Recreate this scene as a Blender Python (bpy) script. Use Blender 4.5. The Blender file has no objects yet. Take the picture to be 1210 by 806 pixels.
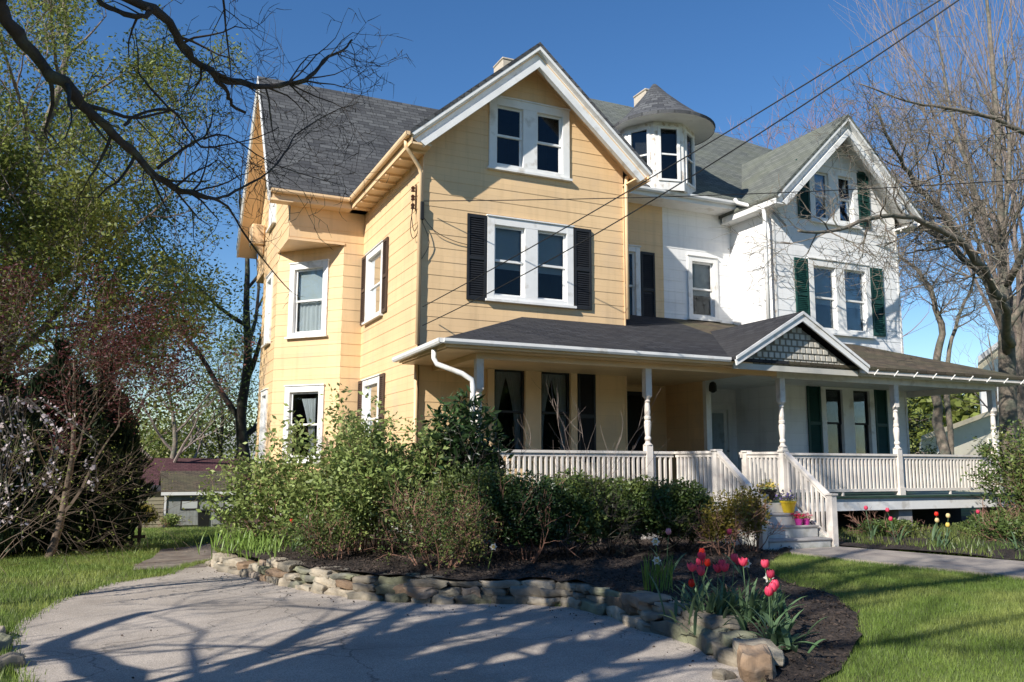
import bpy, bmesh, math, random
import numpy as np
from math import sin, cos, pi, radians, sqrt, hypot
from mathutils import Vector, Matrix
from mathutils.geometry import delaunay_2d_cdt

S = bpy.context.scene
COL = S.collection

# ------------------------------------------------------------ camera, sky, sun
cam_d = bpy.data.cameras.new('camera'); cam = bpy.data.objects.new('camera', cam_d); COL.objects.link(cam)
YAW, PIT, ROL = radians(24.428), radians(8.1946), radians(0.265)
CAM = Vector((0, 0, 1.65))
_f = Vector((sin(YAW)*cos(PIT), cos(YAW)*cos(PIT), sin(PIT)))
_r = Vector((cos(YAW), -sin(YAW), 0)); _u = _r.cross(_f)
_r2 = _r*cos(ROL)+_u*sin(ROL); _u2 = -_r*sin(ROL)+_u*cos(ROL)
m = Matrix((_r2, _u2, -_f)).transposed().to_4x4(); m.translation = CAM
cam.matrix_world = m
cam_d.sensor_width = 36; cam_d.lens = 29.57; cam_d.clip_end = 2000; cam_d.clip_start = 0.05
S.camera = cam
SUN = Vector((-1, -0.48, 0.735)).normalized()
EL = math.asin(SUN.z)
w = bpy.data.worlds.new('World'); S.world = w; w.use_nodes = True
nt = w.node_tree; bg = nt.nodes['Background']
sky = nt.nodes.new('ShaderNodeTexSky'); sky.sky_type = 'NISHITA'; sky.sun_disc = False
sky.sun_elevation = EL; sky.sun_rotation = math.atan2(SUN.x, SUN.y)
sky.air_density = 1.0; sky.dust_density = 0.0; sky.ozone_density = 2.5; sky.altitude = 200
hs = nt.nodes.new('ShaderNodeHueSaturation'); hs.inputs['Saturation'].default_value = 1.25; hs.inputs['Hue'].default_value = .505
nt.links.new(sky.outputs[0], hs.inputs['Color']); nt.links.new(hs.outputs[0], bg.inputs[0]); bg.inputs[1].default_value = 0.102
sl = bpy.data.lights.new('sun', 'SUN'); sl.energy = 5.0; sl.angle = radians(0.53); sl.color = (1, .95, .87)
so = bpy.data.objects.new('sun', sl); COL.objects.link(so); so.rotation_euler = SUN.to_track_quat('Z', 'Y').to_euler()
so.location = (0, 0, 40)
S.view_settings.view_transform = 'Standard'; S.view_settings.look = 'None'
S.view_settings.exposure = 0.5; S.view_settings.gamma = 1; S.view_settings.use_curve_mapping = False

# ------------------------------------------------------------ materials
def mat(name, col, rough=.6, var=.12, vscale=3.0, col2=None, c2amt=.5, c2scale=1.2, bump=0.0, bscale=40, island=0.0, trans=0.0, spec=.35, metal=0.0, detail=5, bd=.01, uvs=None):
    M = bpy.data.materials.new(name); M.use_nodes = True; t = M.node_tree; N = t.nodes; L = t.links
    b = N['Principled BSDF']; b.inputs['Roughness'].default_value = rough
    b.inputs['Specular IOR Level'].default_value = spec; b.inputs['Metallic'].default_value = metal
    tc = N.new('ShaderNodeTexCoord'); src = tc.outputs['Object']
    if uvs:
        mp = N.new('ShaderNodeMapping'); mp.inputs['Scale'].default_value = uvs; L.new(tc.outputs['UV'], mp.inputs[0]); src = mp.outputs[0]
    n = N.new('ShaderNodeTexNoise'); n.inputs['Scale'].default_value = vscale; n.inputs['Detail'].default_value = detail; L.new(src, n.inputs['Vector'])
    mr = N.new('ShaderNodeMapRange'); mr.inputs[1].default_value = .3; mr.inputs[2].default_value = .7
    mr.inputs[3].default_value = 1-var; mr.inputs[4].default_value = 1+var; L.new(n.outputs[0], mr.inputs[0])
    cur = None
    base = N.new('ShaderNodeRGB'); base.outputs[0].default_value = (*col, 1); cur = base.outputs[0]
    if col2:
        n2 = N.new('ShaderNodeTexNoise'); n2.inputs['Scale'].default_value = c2scale; n2.inputs['Detail'].default_value = 6; L.new(src, n2.inputs['Vector'])
        r2 = N.new('ShaderNodeMapRange'); r2.inputs[1].default_value = .62-c2amt*.3; r2.inputs[2].default_value = .72-c2amt*.2; L.new(n2.outputs[0], r2.inputs[0])
        mx = N.new('ShaderNodeMix'); mx.data_type = 'RGBA'; L.new(r2.outputs[0], mx.inputs[0]); L.new(cur, mx.inputs[6]); mx.inputs[7].default_value = (*col2, 1)
        cur = mx.outputs[2]
    mu = N.new('ShaderNodeVectorMath'); mu.operation = 'SCALE'; L.new(cur, mu.inputs[0]); L.new(mr.outputs[0], mu.inputs['Scale']); cur = mu.outputs[0]
    if island:
        g = N.new('ShaderNodeNewGeometry'); h = N.new('ShaderNodeMapRange'); h.inputs[3].default_value = 1-island; h.inputs[4].default_value = 1+island
        L.new(g.outputs['Random Per Island'], h.inputs[0]); m2 = N.new('ShaderNodeVectorMath'); m2.operation = 'SCALE'
        L.new(cur, m2.inputs[0]); L.new(h.outputs[0], m2.inputs['Scale']); cur = m2.outputs[0]
    L.new(cur, b.inputs['Base Color'])
    if bump:
        n3 = N.new('ShaderNodeTexNoise'); n3.inputs['Scale'].default_value = bscale; n3.inputs['Detail'].default_value = 6; L.new(src, n3.inputs['Vector'])
        bp = N.new('ShaderNodeBump'); bp.inputs['Strength'].default_value = bump; bp.inputs['Distance'].default_value = bd
        L.new(n3.outputs[0], bp.inputs['Height']); L.new(bp.outputs[0], b.inputs['Normal'])
    if trans:
        tr = N.new('ShaderNodeBsdfTranslucent'); L.new(cur, tr.inputs[0]); ms = N.new('ShaderNodeMixShader'); ms.inputs[0].default_value = trans
        out = N['Material Output']; L.new(b.outputs[0], ms.inputs[1]); L.new(tr.outputs[0], ms.inputs[2]); L.new(ms.outputs[0], out.inputs[0])
    return M

def shingle(name, c1, c2, c3, moss=None):
    M = bpy.data.materials.new(name); M.use_nodes = True; t = M.node_tree; N = t.nodes; L = t.links; b = N['Principled BSDF']
    tc = N.new('ShaderNodeTexCoord'); br = N.new('ShaderNodeTexBrick'); L.new(tc.outputs['UV'], br.inputs[0])
    br.inputs['Scale'].default_value = 1; br.inputs['Brick Width'].default_value = .3; br.inputs['Row Height'].default_value = .15
    br.inputs['Mortar Size'].default_value = .010; br.inputs['Mortar Smooth'].default_value = .3; br.inputs['Bias'].default_value = 0
    br.inputs['Color1'].default_value = (*c1, 1); br.inputs['Color2'].default_value = (*c2, 1); br.inputs['Mortar'].default_value = (*[x*.35 for x in c1], 1)
    n = N.new('ShaderNodeTexNoise'); n.inputs['Scale'].default_value = .9; n.inputs['Detail'].default_value = 7; L.new(tc.outputs['UV'], n.inputs[0])
    rr = N.new('ShaderNodeMapRange'); rr.inputs[1].default_value = .42; rr.inputs[2].default_value = .68; L.new(n.outputs[0], rr.inputs[0])
    mx = N.new('ShaderNodeMix'); mx.data_type = 'RGBA'; mu = N.new('ShaderNodeMath'); mu.operation = 'MULTIPLY'; mu.inputs[1].default_value = .6
    L.new(rr.outputs[0], mu.inputs[0]); L.new(mu.outputs[0], mx.inputs[0]); L.new(br.outputs[0], mx.inputs[6]); mx.inputs[7].default_value = (*c3, 1)
    g = N.new('ShaderNodeTexNoise'); g.inputs['Scale'].default_value = 55; g.inputs['Detail'].default_value = 3; L.new(tc.outputs['UV'], g.inputs[0])
    gm = N.new('ShaderNodeMapRange'); gm.inputs[1].default_value = .3; gm.inputs[2].default_value = .7; gm.inputs[3].default_value = .6; gm.inputs[4].default_value = 1.4; L.new(g.outputs[0], gm.inputs[0])
    sc = N.new('ShaderNodeVectorMath'); sc.operation = 'SCALE'; L.new(mx.outputs[2], sc.inputs[0]); L.new(gm.outputs[0], sc.inputs['Scale'])
    L.new(sc.outputs[0], b.inputs['Base Color']); b.inputs['Roughness'].default_value = .9; b.inputs['Specular IOR Level'].default_value = .2
    # each course: thick lower edge
    sx = N.new('ShaderNodeSeparateXYZ'); L.new(tc.outputs['UV'], sx.inputs[0])
    fr = N.new('ShaderNodeMath'); fr.operation = 'DIVIDE'; fr.inputs[1].default_value = .15; L.new(sx.outputs[1], fr.inputs[0])
    f2 = N.new('ShaderNodeMath'); f2.operation = 'FRACT'; L.new(fr.outputs[0], f2.inputs[0])
    iv = N.new('ShaderNodeMath'); iv.operation = 'SUBTRACT'; iv.inputs[0].default_value = 1; L.new(f2.outputs[0], iv.inputs[1])
    ad = N.new('ShaderNodeMath'); ad.operation = 'ADD'; L.new(iv.outputs[0], ad.inputs[0])
    bf = N.new('ShaderNodeMath'); bf.operation = 'MULTIPLY'; bf.inputs[1].default_value = -.8; L.new(br.outputs['Fac'], bf.inputs[0]); L.new(bf.outputs[0], ad.inputs[1])
    bp = N.new('ShaderNodeBump'); bp.inputs['Distance'].default_value = .02; bp.inputs['Strength'].default_value = 1; L.new(ad.outputs[0], bp.inputs['Height']); L.new(bp.outputs[0], b.inputs['Normal'])
    return M

def glass_mat(name, tint=(.80, .84, .86)):
    M = bpy.data.materials.new(name); M.use_nodes = True; t = M.node_tree; N = t.nodes; L = t.links
    N.remove(N['Principled BSDF']); out = N['Material Output']
    g = N.new('ShaderNodeBsdfGlossy'); g.inputs['Roughness'].default_value = .02; g.inputs[0].default_value = (.85, .9, .95, 1)
    tr = N.new('ShaderNodeBsdfTransparent'); tr.inputs[0].default_value = (*tint, 1)
    fr = N.new('ShaderNodeFresnel'); fr.inputs[0].default_value = 1.33
    nz = N.new('ShaderNodeTexNoise'); nz.inputs['Scale'].default_value = 1.5; bp = N.new('ShaderNodeBump'); bp.inputs['Strength'].default_value = .08; bp.inputs['Distance'].default_value = .05
    tc = N.new('ShaderNodeTexCoord'); L.new(tc.outputs['Object'], nz.inputs[0]); L.new(nz.outputs[0], bp.inputs['Height']); L.new(bp.outputs[0], g.inputs['Normal'])
    ms = N.new('ShaderNodeMixShader'); L.new(fr.outputs[0], ms.inputs[0]); L.new(tr.outputs[0], ms.inputs[1]); L.new(g.outputs[0], ms.inputs[2]); L.new(ms.outputs[0], out.inputs[0])
    return M

MT = {}
MT['yellow'] = mat('yellow_siding', (.80, .555, .305), .55, .07, .8, col2=(.73, .52, .31), c2amt=.25, c2scale=1.1, bump=.25, bscale=60, bd=.003)
MT['white'] = mat('white_siding', (.86, .85, .83), .55, .05, .8, col2=(.74, .73, .71), c2amt=.3, c2scale=1.0, bump=.3, bscale=60, bd=.003)
MT['ytrim'] = mat('yellow_trim', (.79, .56, .33), .45, .08, 2, bump=.1)
MT['wtrim'] = mat('white_trim', (.78, .77, .74), .45, .07, 3, col2=(.55, .52, .47), c2amt=.15, c2scale=3, bump=.1)
MT['peel'] = mat('peeling_paint', (.76, .74, .70), .6, .08, 4, col2=(.50, .42, .34), c2amt=.3, c2scale=7, bump=.3, bscale=30)
MT['rail'] = mat('rail_paint', (.72, .66, .59), .5, .10, 4, col2=(.60, .53, .47), c2amt=.2, c2scale=6, bump=.1)
MT['found'] = mat('foundation', (.36, .34, .32), .9, .2, 5, bump=.5, bscale=12)
MT['shb'] = mat('black_shutter', (.018, .019, .021), .5, .2, 5)
MT['shg'] = mat('green_shutter', (.012, .055, .045), .5, .2, 5)
MT['shbr'] = mat('brown_shutter', (.07, .045, .035), .5, .2, 5)
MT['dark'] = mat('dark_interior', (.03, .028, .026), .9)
MT['curtain'] = mat('curtain', (.82, .80, .76), .9, .08, 3, trans=.25)
MT['shade'] = mat('roller_shade', (.62, .63, .60), .9, .05, 3, trans=.2)
MT['glass'] = glass_mat('window_glass')
MT['sh1'] = shingle('grey_shingles', (.125, .128, .130), (.055, .057, .062), (.085, .085, .088))
MT['sh2'] = shingle('worn_grey_shingles', (.17, .18, .16), (.11, .118, .11), (.15, .16, .12))
MT['shp'] = shingle('porch_shingles', (.05, .05, .055), (.03, .03, .034), (.045, .044, .045))
MT['shw'] = shingle('brown_porch_shingles', (.13, .10, .07), (.07, .058, .045), (.10, .10, .055))
MT['shr'] = shingle('maroon_shingles', (.11, .05, .055), (.075, .035, .04), (.10, .055, .055))
MT['brick'] = mat('chimney_stucco', (.52, .45, .36), .9, .15, 6, col2=(.38, .33, .27), c2amt=.4, c2scale=6, bump=.5, bscale=25)
MT['deckg'] = mat('green_deck', (.035, .07, .05), .5, .2, 4)
MT['deckw'] = mat('step_paint', (.60, .59, .55), .6, .12, 4, col2=(.42, .41, .36), c2amt=.4, c2scale=4)
MT['metal'] = mat('grey_metal', (.30, .30, .30), .4, .1, 5, metal=.6)
MT['flash'] = mat('roof_flashing', (.62, .64, .66), .4, .15, 3, metal=.3)
MT['black'] = mat('black_rubber', (.015, .015, .015), .5)
MT['brown_insul'] = mat('brown_ceramic', (.05, .02, .012), .3)
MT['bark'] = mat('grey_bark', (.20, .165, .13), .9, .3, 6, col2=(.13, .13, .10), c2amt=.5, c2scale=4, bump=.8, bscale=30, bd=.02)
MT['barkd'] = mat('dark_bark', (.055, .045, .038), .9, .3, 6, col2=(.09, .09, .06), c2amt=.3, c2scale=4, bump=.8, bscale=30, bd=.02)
MT['twig'] = mat('tan_twigs', (.30, .22, .16), .9, .2, 3, island=.25)
MT['twigd'] = mat('brown_twigs', (.15, .11, .08), .9, .2, 3, island=.3)
MT['twigr'] = mat('reddish_stems', (.24, .13, .09), .8, .2, 5, island=.25)
MT['twigg'] = mat('grey_twigs', (.22, .175, .15), .9, .2, 3, island=.25)
def leafm(n, c, c2, tr=.3, isl=.35, ro=.5): return mat(n, c, ro, .2, .9, col2=c2, c2amt=.6, c2scale=.9, island=isl, trans=tr, spec=.3)
MT['lf_olive'] = leafm('olive_leaves', (.22, .26, .06), (.18, .20, .05), .4)
MT['lf_bright'] = leafm('fresh_leaves', (.24, .31, .09), (.30, .34, .12))
MT['lf_dark'] = leafm('dark_leaves', (.030, .060, .020), (.045, .08, .025), .12, .4, .35)
MT['lf_hedge'] = leafm('hedge_leaves', (.09, .135, .035), (.16, .18, .05), .18, .4, .4)
MT['lf_ygold'] = leafm('golden_leaves', (.26, .20, .035), (.14, .15, .03), .25, .4)
MT['lf_red'] = leafm('maroon_leaves', (.085, .022, .024), (.10, .035, .028), .25, .4)
MT['lf_yg'] = leafm('yellow_green_leaves', (.20, .22, .055), (.13, .18, .045), .35)
MT['lf_ever'] = leafm('evergreen_sprays', (.018, .035, .016), (.028, .048, .018), .05, .4, .6)
MT['lf_strap'] = leafm('strap_leaves', (.17, .27, .05), (.22, .32, .08), .3, .25, .4)
MT['lf_tulip'] = leafm('tulip_leaves', (.14, .22, .11), (.10, .18, .08), .3, .2, .4)
MT['blossom'] = leafm('white_blossom', (.70, .60, .60), (.6, .5, .5), .3, .15)
MT['pet_pink'] = leafm('pink_petals', (.75, .05, .13), (.85, .16, .22), .3, .15, .4)
MT['pet_red'] = leafm('red_petals', (.75, .03, .02), (.80, .08, .03), .3, .15, .4)
MT['pet_pale'] = leafm('pale_pink_petals', (.75, .32, .36), (.8, .42, .42), .3, .15, .4)
MT['pet_cream'] = leafm('cream_petals', (.78, .62, .30), (.8, .7, .42), .3, .15, .4)
MT['pet_white'] = leafm('white_petals', (.82, .80, .74), (.8, .75, .6), .3, .1, .4)
MT['pet_yel'] = leafm('yellow_petals', (.8, .6, .12), (.75, .65, .3), .3, .15, .4)
MT['pet_pur'] = leafm('purple_petals', (.30, .22, .55), (.5, .42, .7), .3, .15, .4)
MT['grass'] = leafm('grass_blades', (.17, .25, .05), (.24, .28, .075), .3, .35, .5)
MT['stone'] = mat('field_stone', (.33, .28, .21), .9, .3, 5, col2=(.20, .18, .14), c2amt=.55, c2scale=3, bump=.7, bscale=14, island=.3, bd=.03)
MT['stoneb'] = mat('rusty_stone', (.28, .19, .12), .9, .3, 5, col2=(.18, .15, .12), c2amt=.55, c2scale=3, bump=.7, bscale=14, island=.25, bd=.03)
MT['stoneg'] = mat('mossy_stone', (.19, .19, .12), .9, .3, 5, col2=(.14, .135, .11), c2amt=.55, c2scale=3, bump=.7, bscale=14, island=.25, bd=.03)
MT['asph'] = mat('driveway_asphalt', (.41, .355, .30), .95, .45, 110, col2=(.32, .275, .23), c2amt=.42, c2scale=.55, bump=.55, bscale=90, bd=.008, detail=12)
MT['ground'] = mat('lawn_soil', (.10, .13, .035), .95, .3, 1.6, col2=(.12, .10, .05), c2amt=.3, c2scale=.7, bump=.5, bscale=30)
MT['gravel'] = mat('gravel_path', (.20, .17, .14), .95, .3, 8, col2=(.13, .10, .08), c2amt=.5, c2scale=2, bump=.6, bscale=60)
MT['mulch'] = mat('bark_mulch', (.040, .030, .024), .95, .5, 14, col2=(.075, .055, .042), c2amt=.4, c2scale=25, bump=1, bscale=45, bd=.03)
MT['chip'] = mat('mulch_chip', (.055, .040, .032), .9, .3, 5, island=.6)
MT['conc'] = mat('walk_concrete', (.36, .31, .26), .9, .2, 90, col2=(.27, .23, .20), c2amt=.5, c2scale=2, bump=.4, bscale=60)
MT['shedw'] = mat('weathered_boards', (.30, .31, .29), .9, .2, 2, col2=(.2, .2, .18), c2amt=.4, c2scale=2, bump=.3)
MT['shedtan'] = mat('tan_boards', (.24, .215, .15), .9, .2, 2, bump=.3)
MT['fence'] = mat('dark_fence', (.05, .04, .03), .9, .3, 4)
MT['cream'] = mat('cream_stucco', (.70, .65, .52), .8, .06, 2, col2=(.6, .56, .45), c2amt=.3)
MT['creamtrim'] = mat('tan_trim', (.50, .44, .32), .6, .1, 3)
MT['pot_black'] = mat('black_glaze', (.012, .012, .014), .15, spec=.6)
MT['pot_yel'] = mat('yellow_plastic', (.72, .50, .03), .4)
MT['pot_mag'] = mat('magenta_plastic', (.55, .05, .30), .4)
MT['latt'] = mat('lattice_board', (.56, .53, .46), .6, .1, 3)
MT['latd'] = mat('lattice_back', (.24, .22, .18), .8)

def base_mul(M, make):
    t = M.node_tree; N = t.nodes; L = t.links; b = N['Principled BSDF']; lk = b.inputs['Base Color'].links[0]; src = lk.from_socket
    sc = N.new('ShaderNodeVectorMath'); sc.operation = 'SCALE'; L.new(src, sc.inputs[0]); L.new(make(N, L), sc.inputs['Scale']); L.new(sc.outputs[0], b.inputs['Base Color'])
def joints(N, L):
    tc = N.new('ShaderNodeTexCoord'); br = N.new('ShaderNodeTexBrick'); L.new(tc.outputs['UV'], br.inputs[0]); br.inputs['Scale'].default_value = 1
    br.offset = .37; br.offset_frequency = 3
    br.inputs['Brick Width'].default_value = 2.1; br.inputs['Row Height'].default_value = .28; br.inputs['Mortar Size'].default_value = .0035; br.inputs['Mortar Smooth'].default_value = .2
    br.inputs['Color1'].default_value = (1, 1, 1, 1); br.inputs['Color2'].default_value = (.93, .93, .93, 1); br.inputs['Mortar'].default_value = (.80, .80, .80, 1)
    mp = N.new('ShaderNodeMapping'); mp.inputs['Scale'].default_value = (7, .5, 1); L.new(tc.outputs['UV'], mp.inputs[0])
    n = N.new('ShaderNodeTexNoise'); n.inputs['Scale'].default_value = 1; n.inputs['Detail'].default_value = 5; L.new(mp.outputs[0], n.inputs['Vector'])
    r = N.new('ShaderNodeMapRange'); r.inputs[1].default_value = .25; r.inputs[2].default_value = .5; r.inputs[3].default_value = .88; r.inputs[4].default_value = 1; L.new(n.outputs[0], r.inputs[0])
    m_ = N.new('ShaderNodeMath'); m_.operation = 'MULTIPLY'; L.new(br.outputs[0], m_.inputs[0]); L.new(r.outputs[0], m_.inputs[1]); return m_.outputs[0]
base_mul(MT['yellow'], joints); base_mul(MT['white'], joints)
def cracks(N, L):
    tc = N.new('ShaderNodeTexCoord'); n = N.new('ShaderNodeTexNoise'); n.inputs['Scale'].default_value = 1.1; n.inputs['Detail'].default_value = 8; L.new(tc.outputs['Object'], n.inputs['Vector'])
    a = N.new('ShaderNodeVectorMath'); a.operation = 'SCALE'; a.inputs['Scale'].default_value = 1.5; L.new(n.outputs['Color'], a.inputs[0])
    b = N.new('ShaderNodeVectorMath'); b.operation = 'ADD'; L.new(tc.outputs['Object'], b.inputs[0]); L.new(a.outputs[0], b.inputs[1])
    v = N.new('ShaderNodeTexVoronoi'); v.feature = 'DISTANCE_TO_EDGE'; v.inputs['Scale'].default_value = .33; L.new(b.outputs[0], v.inputs['Vector'])
    r = N.new('ShaderNodeMapRange'); r.inputs[1].default_value = 0; r.inputs[2].default_value = .006; r.inputs[3].default_value = .5; r.inputs[4].default_value = 1; L.new(v.outputs['Distance'], r.inputs[0])
    n2 = N.new('ShaderNodeTexNoise'); n2.inputs['Scale'].default_value = .8; n2.inputs['Detail'].default_value = 10; n2.inputs['Roughness'].default_value = .7; L.new(tc.outputs['Object'], n2.inputs['Vector'])
    r2 = N.new('ShaderNodeMapRange'); r2.inputs[1].default_value = .35; r2.inputs[2].default_value = .65; r2.inputs[3].default_value = .82; r2.inputs[4].default_value = 1.12; L.new(n2.outputs[0], r2.inputs[0])
    m_ = N.new('ShaderNodeMath'); m_.operation = 'MULTIPLY'; L.new(r.outputs[0], m_.inputs[0]); L.new(r2.outputs[0], m_.inputs[1]); return m_.outputs[0]
base_mul(MT['asph'], cracks)

# ------------------------------------------------------------ object helpers
ORG = {}
def tag(o, label=None, cat=None, group=None, kind=None):
    if label: o['label'] = label
    if cat: o['category'] = cat
    if group: o['group'] = group
    if kind: o['kind'] = kind
    return o
def thing(name, loc, label, cat, group=None):
    o = bpy.data.objects.new(name, None); COL.objects.link(o); o.location = loc; o.empty_display_size = .3
    ORG[o.name] = Vector(loc); return tag(o, label, cat, group)
def link_mesh(name, me, parent, origin=None):
    o = bpy.data.objects.new(name, me); COL.objects.link(o)
    if parent is not None:
        og = ORG[parent.name]; o.parent = parent
    else:
        og = Vector(origin) if origin is not None else Vector((0, 0, 0)); o.location = og
    if og.length > 0: me.transform(Matrix.Translation(-og))
    ORG[o.name] = og
    return o

class MB:
    def __init__(s): s.v = []; s.f = []; s.mi = []; s.k = 0
    def add(s, vs, fs):
        b = len(s.v); s.v += [tuple(q) for q in vs]
        for f in fs: s.f.append([b+i for i in f]); s.mi.append(s.k)
    def box(s, x0, x1, y0, y1, z0, z1):
        s.add([(x0,y0,z0),(x1,y0,z0),(x1,y1,z0),(x0,y1,z0),(x0,y0,z1),(x1,y0,z1),(x1,y1,z1),(x0,y1,z1)],
              [(0,3,2,1),(4,5,6,7),(0,1,5,4),(1,2,6,5),(2,3,7,6),(3,0,4,7)])
    def lbox(s, o, u, n, u0, u1, v0, v1, n0, n1):
        o = Vector(o); u = Vector(u); n = Vector(n); z = Vector((0,0,1))
        c = [(u0,v0,n1),(u1,v0,n1),(u1,v0,n0),(u0,v0,n0),(u0,v1,n1),(u1,v1,n1),(u1,v1,n0),(u0,v1,n0)]
        s.add([o+u*a+z*b+n*d for a,b,d in c], [(0,3,2,1),(4,5,6,7),(0,1,5,4),(1,2,6,5),(2,3,7,6),(3,0,4,7)])
    def beam(s, a, b, w, h, up=(0,0,1)):
        a = Vector(a); b = Vector(b); d = (b-a).normalized(); up = Vector(up); sd = d.cross(up)
        if sd.length < 1e-4: sd = Vector((1,0,0))
        sd.normalize(); up = sd.cross(d)
        c = []
        for p in (a, b):
            for i, j in ((-1,-1),(1,-1),(1,1),(-1,1)): c.append(p+sd*(i*w/2)+up*(j*h/2))
        s.add(c, [(0,1,2,3),(7,6,5,4),(0,4,5,1),(1,5,6,2),(2,6,7,3),(3,7,4,0)])
    def prism(s, poly, d):
        """poly: list of 3D points (planar); extruded by vector d"""
        n = len(poly); p = [Vector(q) for q in poly]; d = Vector(d)
        s.add(p+[q+d for q in p], [tuple(range(n)), tuple(range(2*n-1, n-1, -1))]+[(i, n+i, n+(i+1)%n, (i+1)%n) for i in range(n)])
    def poly(s, pts): s.add(pts, [tuple(range(len(pts)))])
    def tube(s, pts, rad, n=6, cap=True):
        P = [Vector(p) for p in pts]; m_ = len(P)
        if isinstance(rad, (int, float)): rad = [rad]*m_
        T = [(P[min(i+1,m_-1)]-P[max(i-1,0)]).normalized() for i in range(m_)]
        a = T[0].orthogonal().normalized(); vs = []
        for i in range(m_):
            a = (a-T[i]*a.dot(T[i])); a = a.normalized() if a.length > 1e-6 else T[i].orthogonal().normalized()
            b = T[i].cross(a)
            for k in range(n):
                t = 2*pi*k/n; vs.append(P[i]+(a*cos(t)+b*sin(t))*rad[i])
        fs = [(i*n+k, i*n+(k+1)%n, (i+1)*n+(k+1)%n, (i+1)*n+k) for i in range(m_-1) for k in range(n)]
        if cap: fs += [tuple(range(n-1,-1,-1)), tuple(range((m_-1)*n, m_*n))]
        s.add(vs, fs)
    def lathe(s, c, prof, n=12, sq=None):
        vs = []
        for r, z in prof:
            for k in range(n):
                t = 2*pi*(k+.5)/n; vs.append((c[0]+r*cos(t), c[1]+r*sin(t), c[2]+z))
        m_ = len(prof)
        fs = [(i*n+k, i*n+(k+1)%n, (i+1)*n+(k+1)%n, (i+1)*n+k) for i in range(m_-1) for k in range(n)]
        fs += [tuple(range(n-1,-1,-1)), tuple(range((m_-1)*n, m_*n))]
        s.add(vs, fs)
    def build(s, name, mats, parent=None, smooth=False, origin=None, uv=True, bevel=0):
        me = bpy.data.meshes.new(name); me.from_pydata(s.v, [], s.f)
        if not isinstance(mats, (list, tuple)): mats = [mats]
        for m_ in mats: me.materials.append(MT[m_] if isinstance(m_, str) else m_)
        if len(mats) > 1: me.polygons.foreach_set('material_index', s.mi)
        if smooth: me.polygons.foreach_set('use_smooth', [True]*len(me.polygons))
        if uv:
            ul = me.uv_layers.new(name='UVMap')
            for p in me.polygons:
                n = p.normal
                if abs(n.z) > .995: u = Vector((1,0,0)); v = Vector((0,1,0))
                else: u = Vector((-n.y, n.x, 0)).normalized(); v = n.cross(u)
                for li in p.loop_indices:
                    q = me.vertices[me.loops[li].vertex_index].co; ul.data[li].uv = (q.dot(u), q.dot(v))
        o = link_mesh(name, me, parent, origin)
        if bevel:
            md = o.modifiers.new('b', 'BEVEL'); md.width = bevel; md.segments = 1; md.limit_method = 'ANGLE'
        return o
def dupo(o, delta=(0,0,0), parent=None):
    c = o.copy(); COL.objects.link(c); c.parent = parent if parent is not None else o.parent
    c.location = Vector(o.location)+Vector(delta); return c

# ------------------------------------------------------------ terrain
def sm(t): t = min(1, max(0, t)); return t*t*(3-2*t)
def gz(x, y):
    zl = -.055*min(max(0, y-14), 60)
    zr = .24*sm((x-4.6)/3.6)
    s = sm((x-1.0-max(0, y-25)*.75)/3.2)
    # the drop on the left levels out beyond the house
    und = .05*sin(x*.31+1.3)*cos(y*.27) * sm((hypot(x-2, y-8)-14)/20)
    return zl*(1-s)+zr*s + und
LAWN_EDGE = [(4.27, 4.99), (4.63, 4.99), (5.16, 5.19), (5.91, 5.71), (6.71, 6.43), (7.11, 7.17), (7.27, 7.85), (7.51, 8.55), (8.12, 9.4), (9.3, 10.37), (10.21, 10.98)]
def seg_d(x, y, P):
    b = 1e9
    for (ax, ay), (bx, by) in zip(P, P[1:]):
        dx, dy = bx-ax, by-ay; t = max(0, min(1, ((x-ax)*dx+(y-ay)*dy)/(dx*dx+dy*dy))); b = min(b, hypot(x-ax-t*dx, y-ay-t*dy))
    return b
def bedz(x, y):
    top = .15+.13*sm((y-5.6)/3)
    d = seg_d(x, y, LAWN_EDGE)
    z = min(top, gz(x, y)+.015+d*.22)
    z += .018*sin(x*5.1+y*3.7)+.014*sin(x*9.3-y*7.1)
    return z
WALL = [(1.42, 14.9), (1.55, 13.6), (1.95, 12.3), (2.33, 11.15), (2.75, 10.3), (3.25, 9.8), (3.85, 9.5), (4.45, 9.25), (4.85, 8.8), (4.93, 8.0), (4.88, 7.2), (4.86, 6.4), (4.76, 5.85), (4.66, 5.62)]
BED = WALL[:-1] + [(4.6, 5.4)] + LAWN_EDGE + [(9.45, 10.7), (9.45, 13.2), (5.0, 15.6), (5.0, 20.2), (4.6, 20.2), (3.2, 21.6), (3.2, 25), (2.3, 25), (1.9, 17.5)]
DRIVE = [(-.45, 6.9), (-.86, 8.6), (-.92, 9.9), (-.62, 11.6), (-.05, 12.9), (.65, 13.5), (.95, 14.6), (1.2, 15.4), (1.5, 15.6)] + [(x+.12, y+.05) for x, y in WALL[:-1]] + [(4.4, 5.2), (4.1, 3.5), (4.0, -8), (-3.5, -8), (-2.5, 0), (-.9, 4.6)]
PATH = [(.2, 14.4), (.25, 15.9), (.6, 18), (.9, 22), (2.0, 22), (1.75, 17.8), (1.5, 15.5), (1.2, 14.4)]
WALK = [(9.5, 10.85), (10.95, 10.85), (11.35, 9.6), (11.8, 8.2), (12.2, 6.0), (12.4, -8), (10.75, -8), (10.55, 5.5), (10.1, 7.5), (9.7, 9.4)]
RBED = [(10.98, 10.85), (11.4, 9.65), (11.9, 8.2), (12.3, 6.2), (15, 6.8), (22, 8.6), (24, 14), (20, 15.5), (18.6, 15.6), (18.6, 13), (10.98, 13)]
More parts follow.
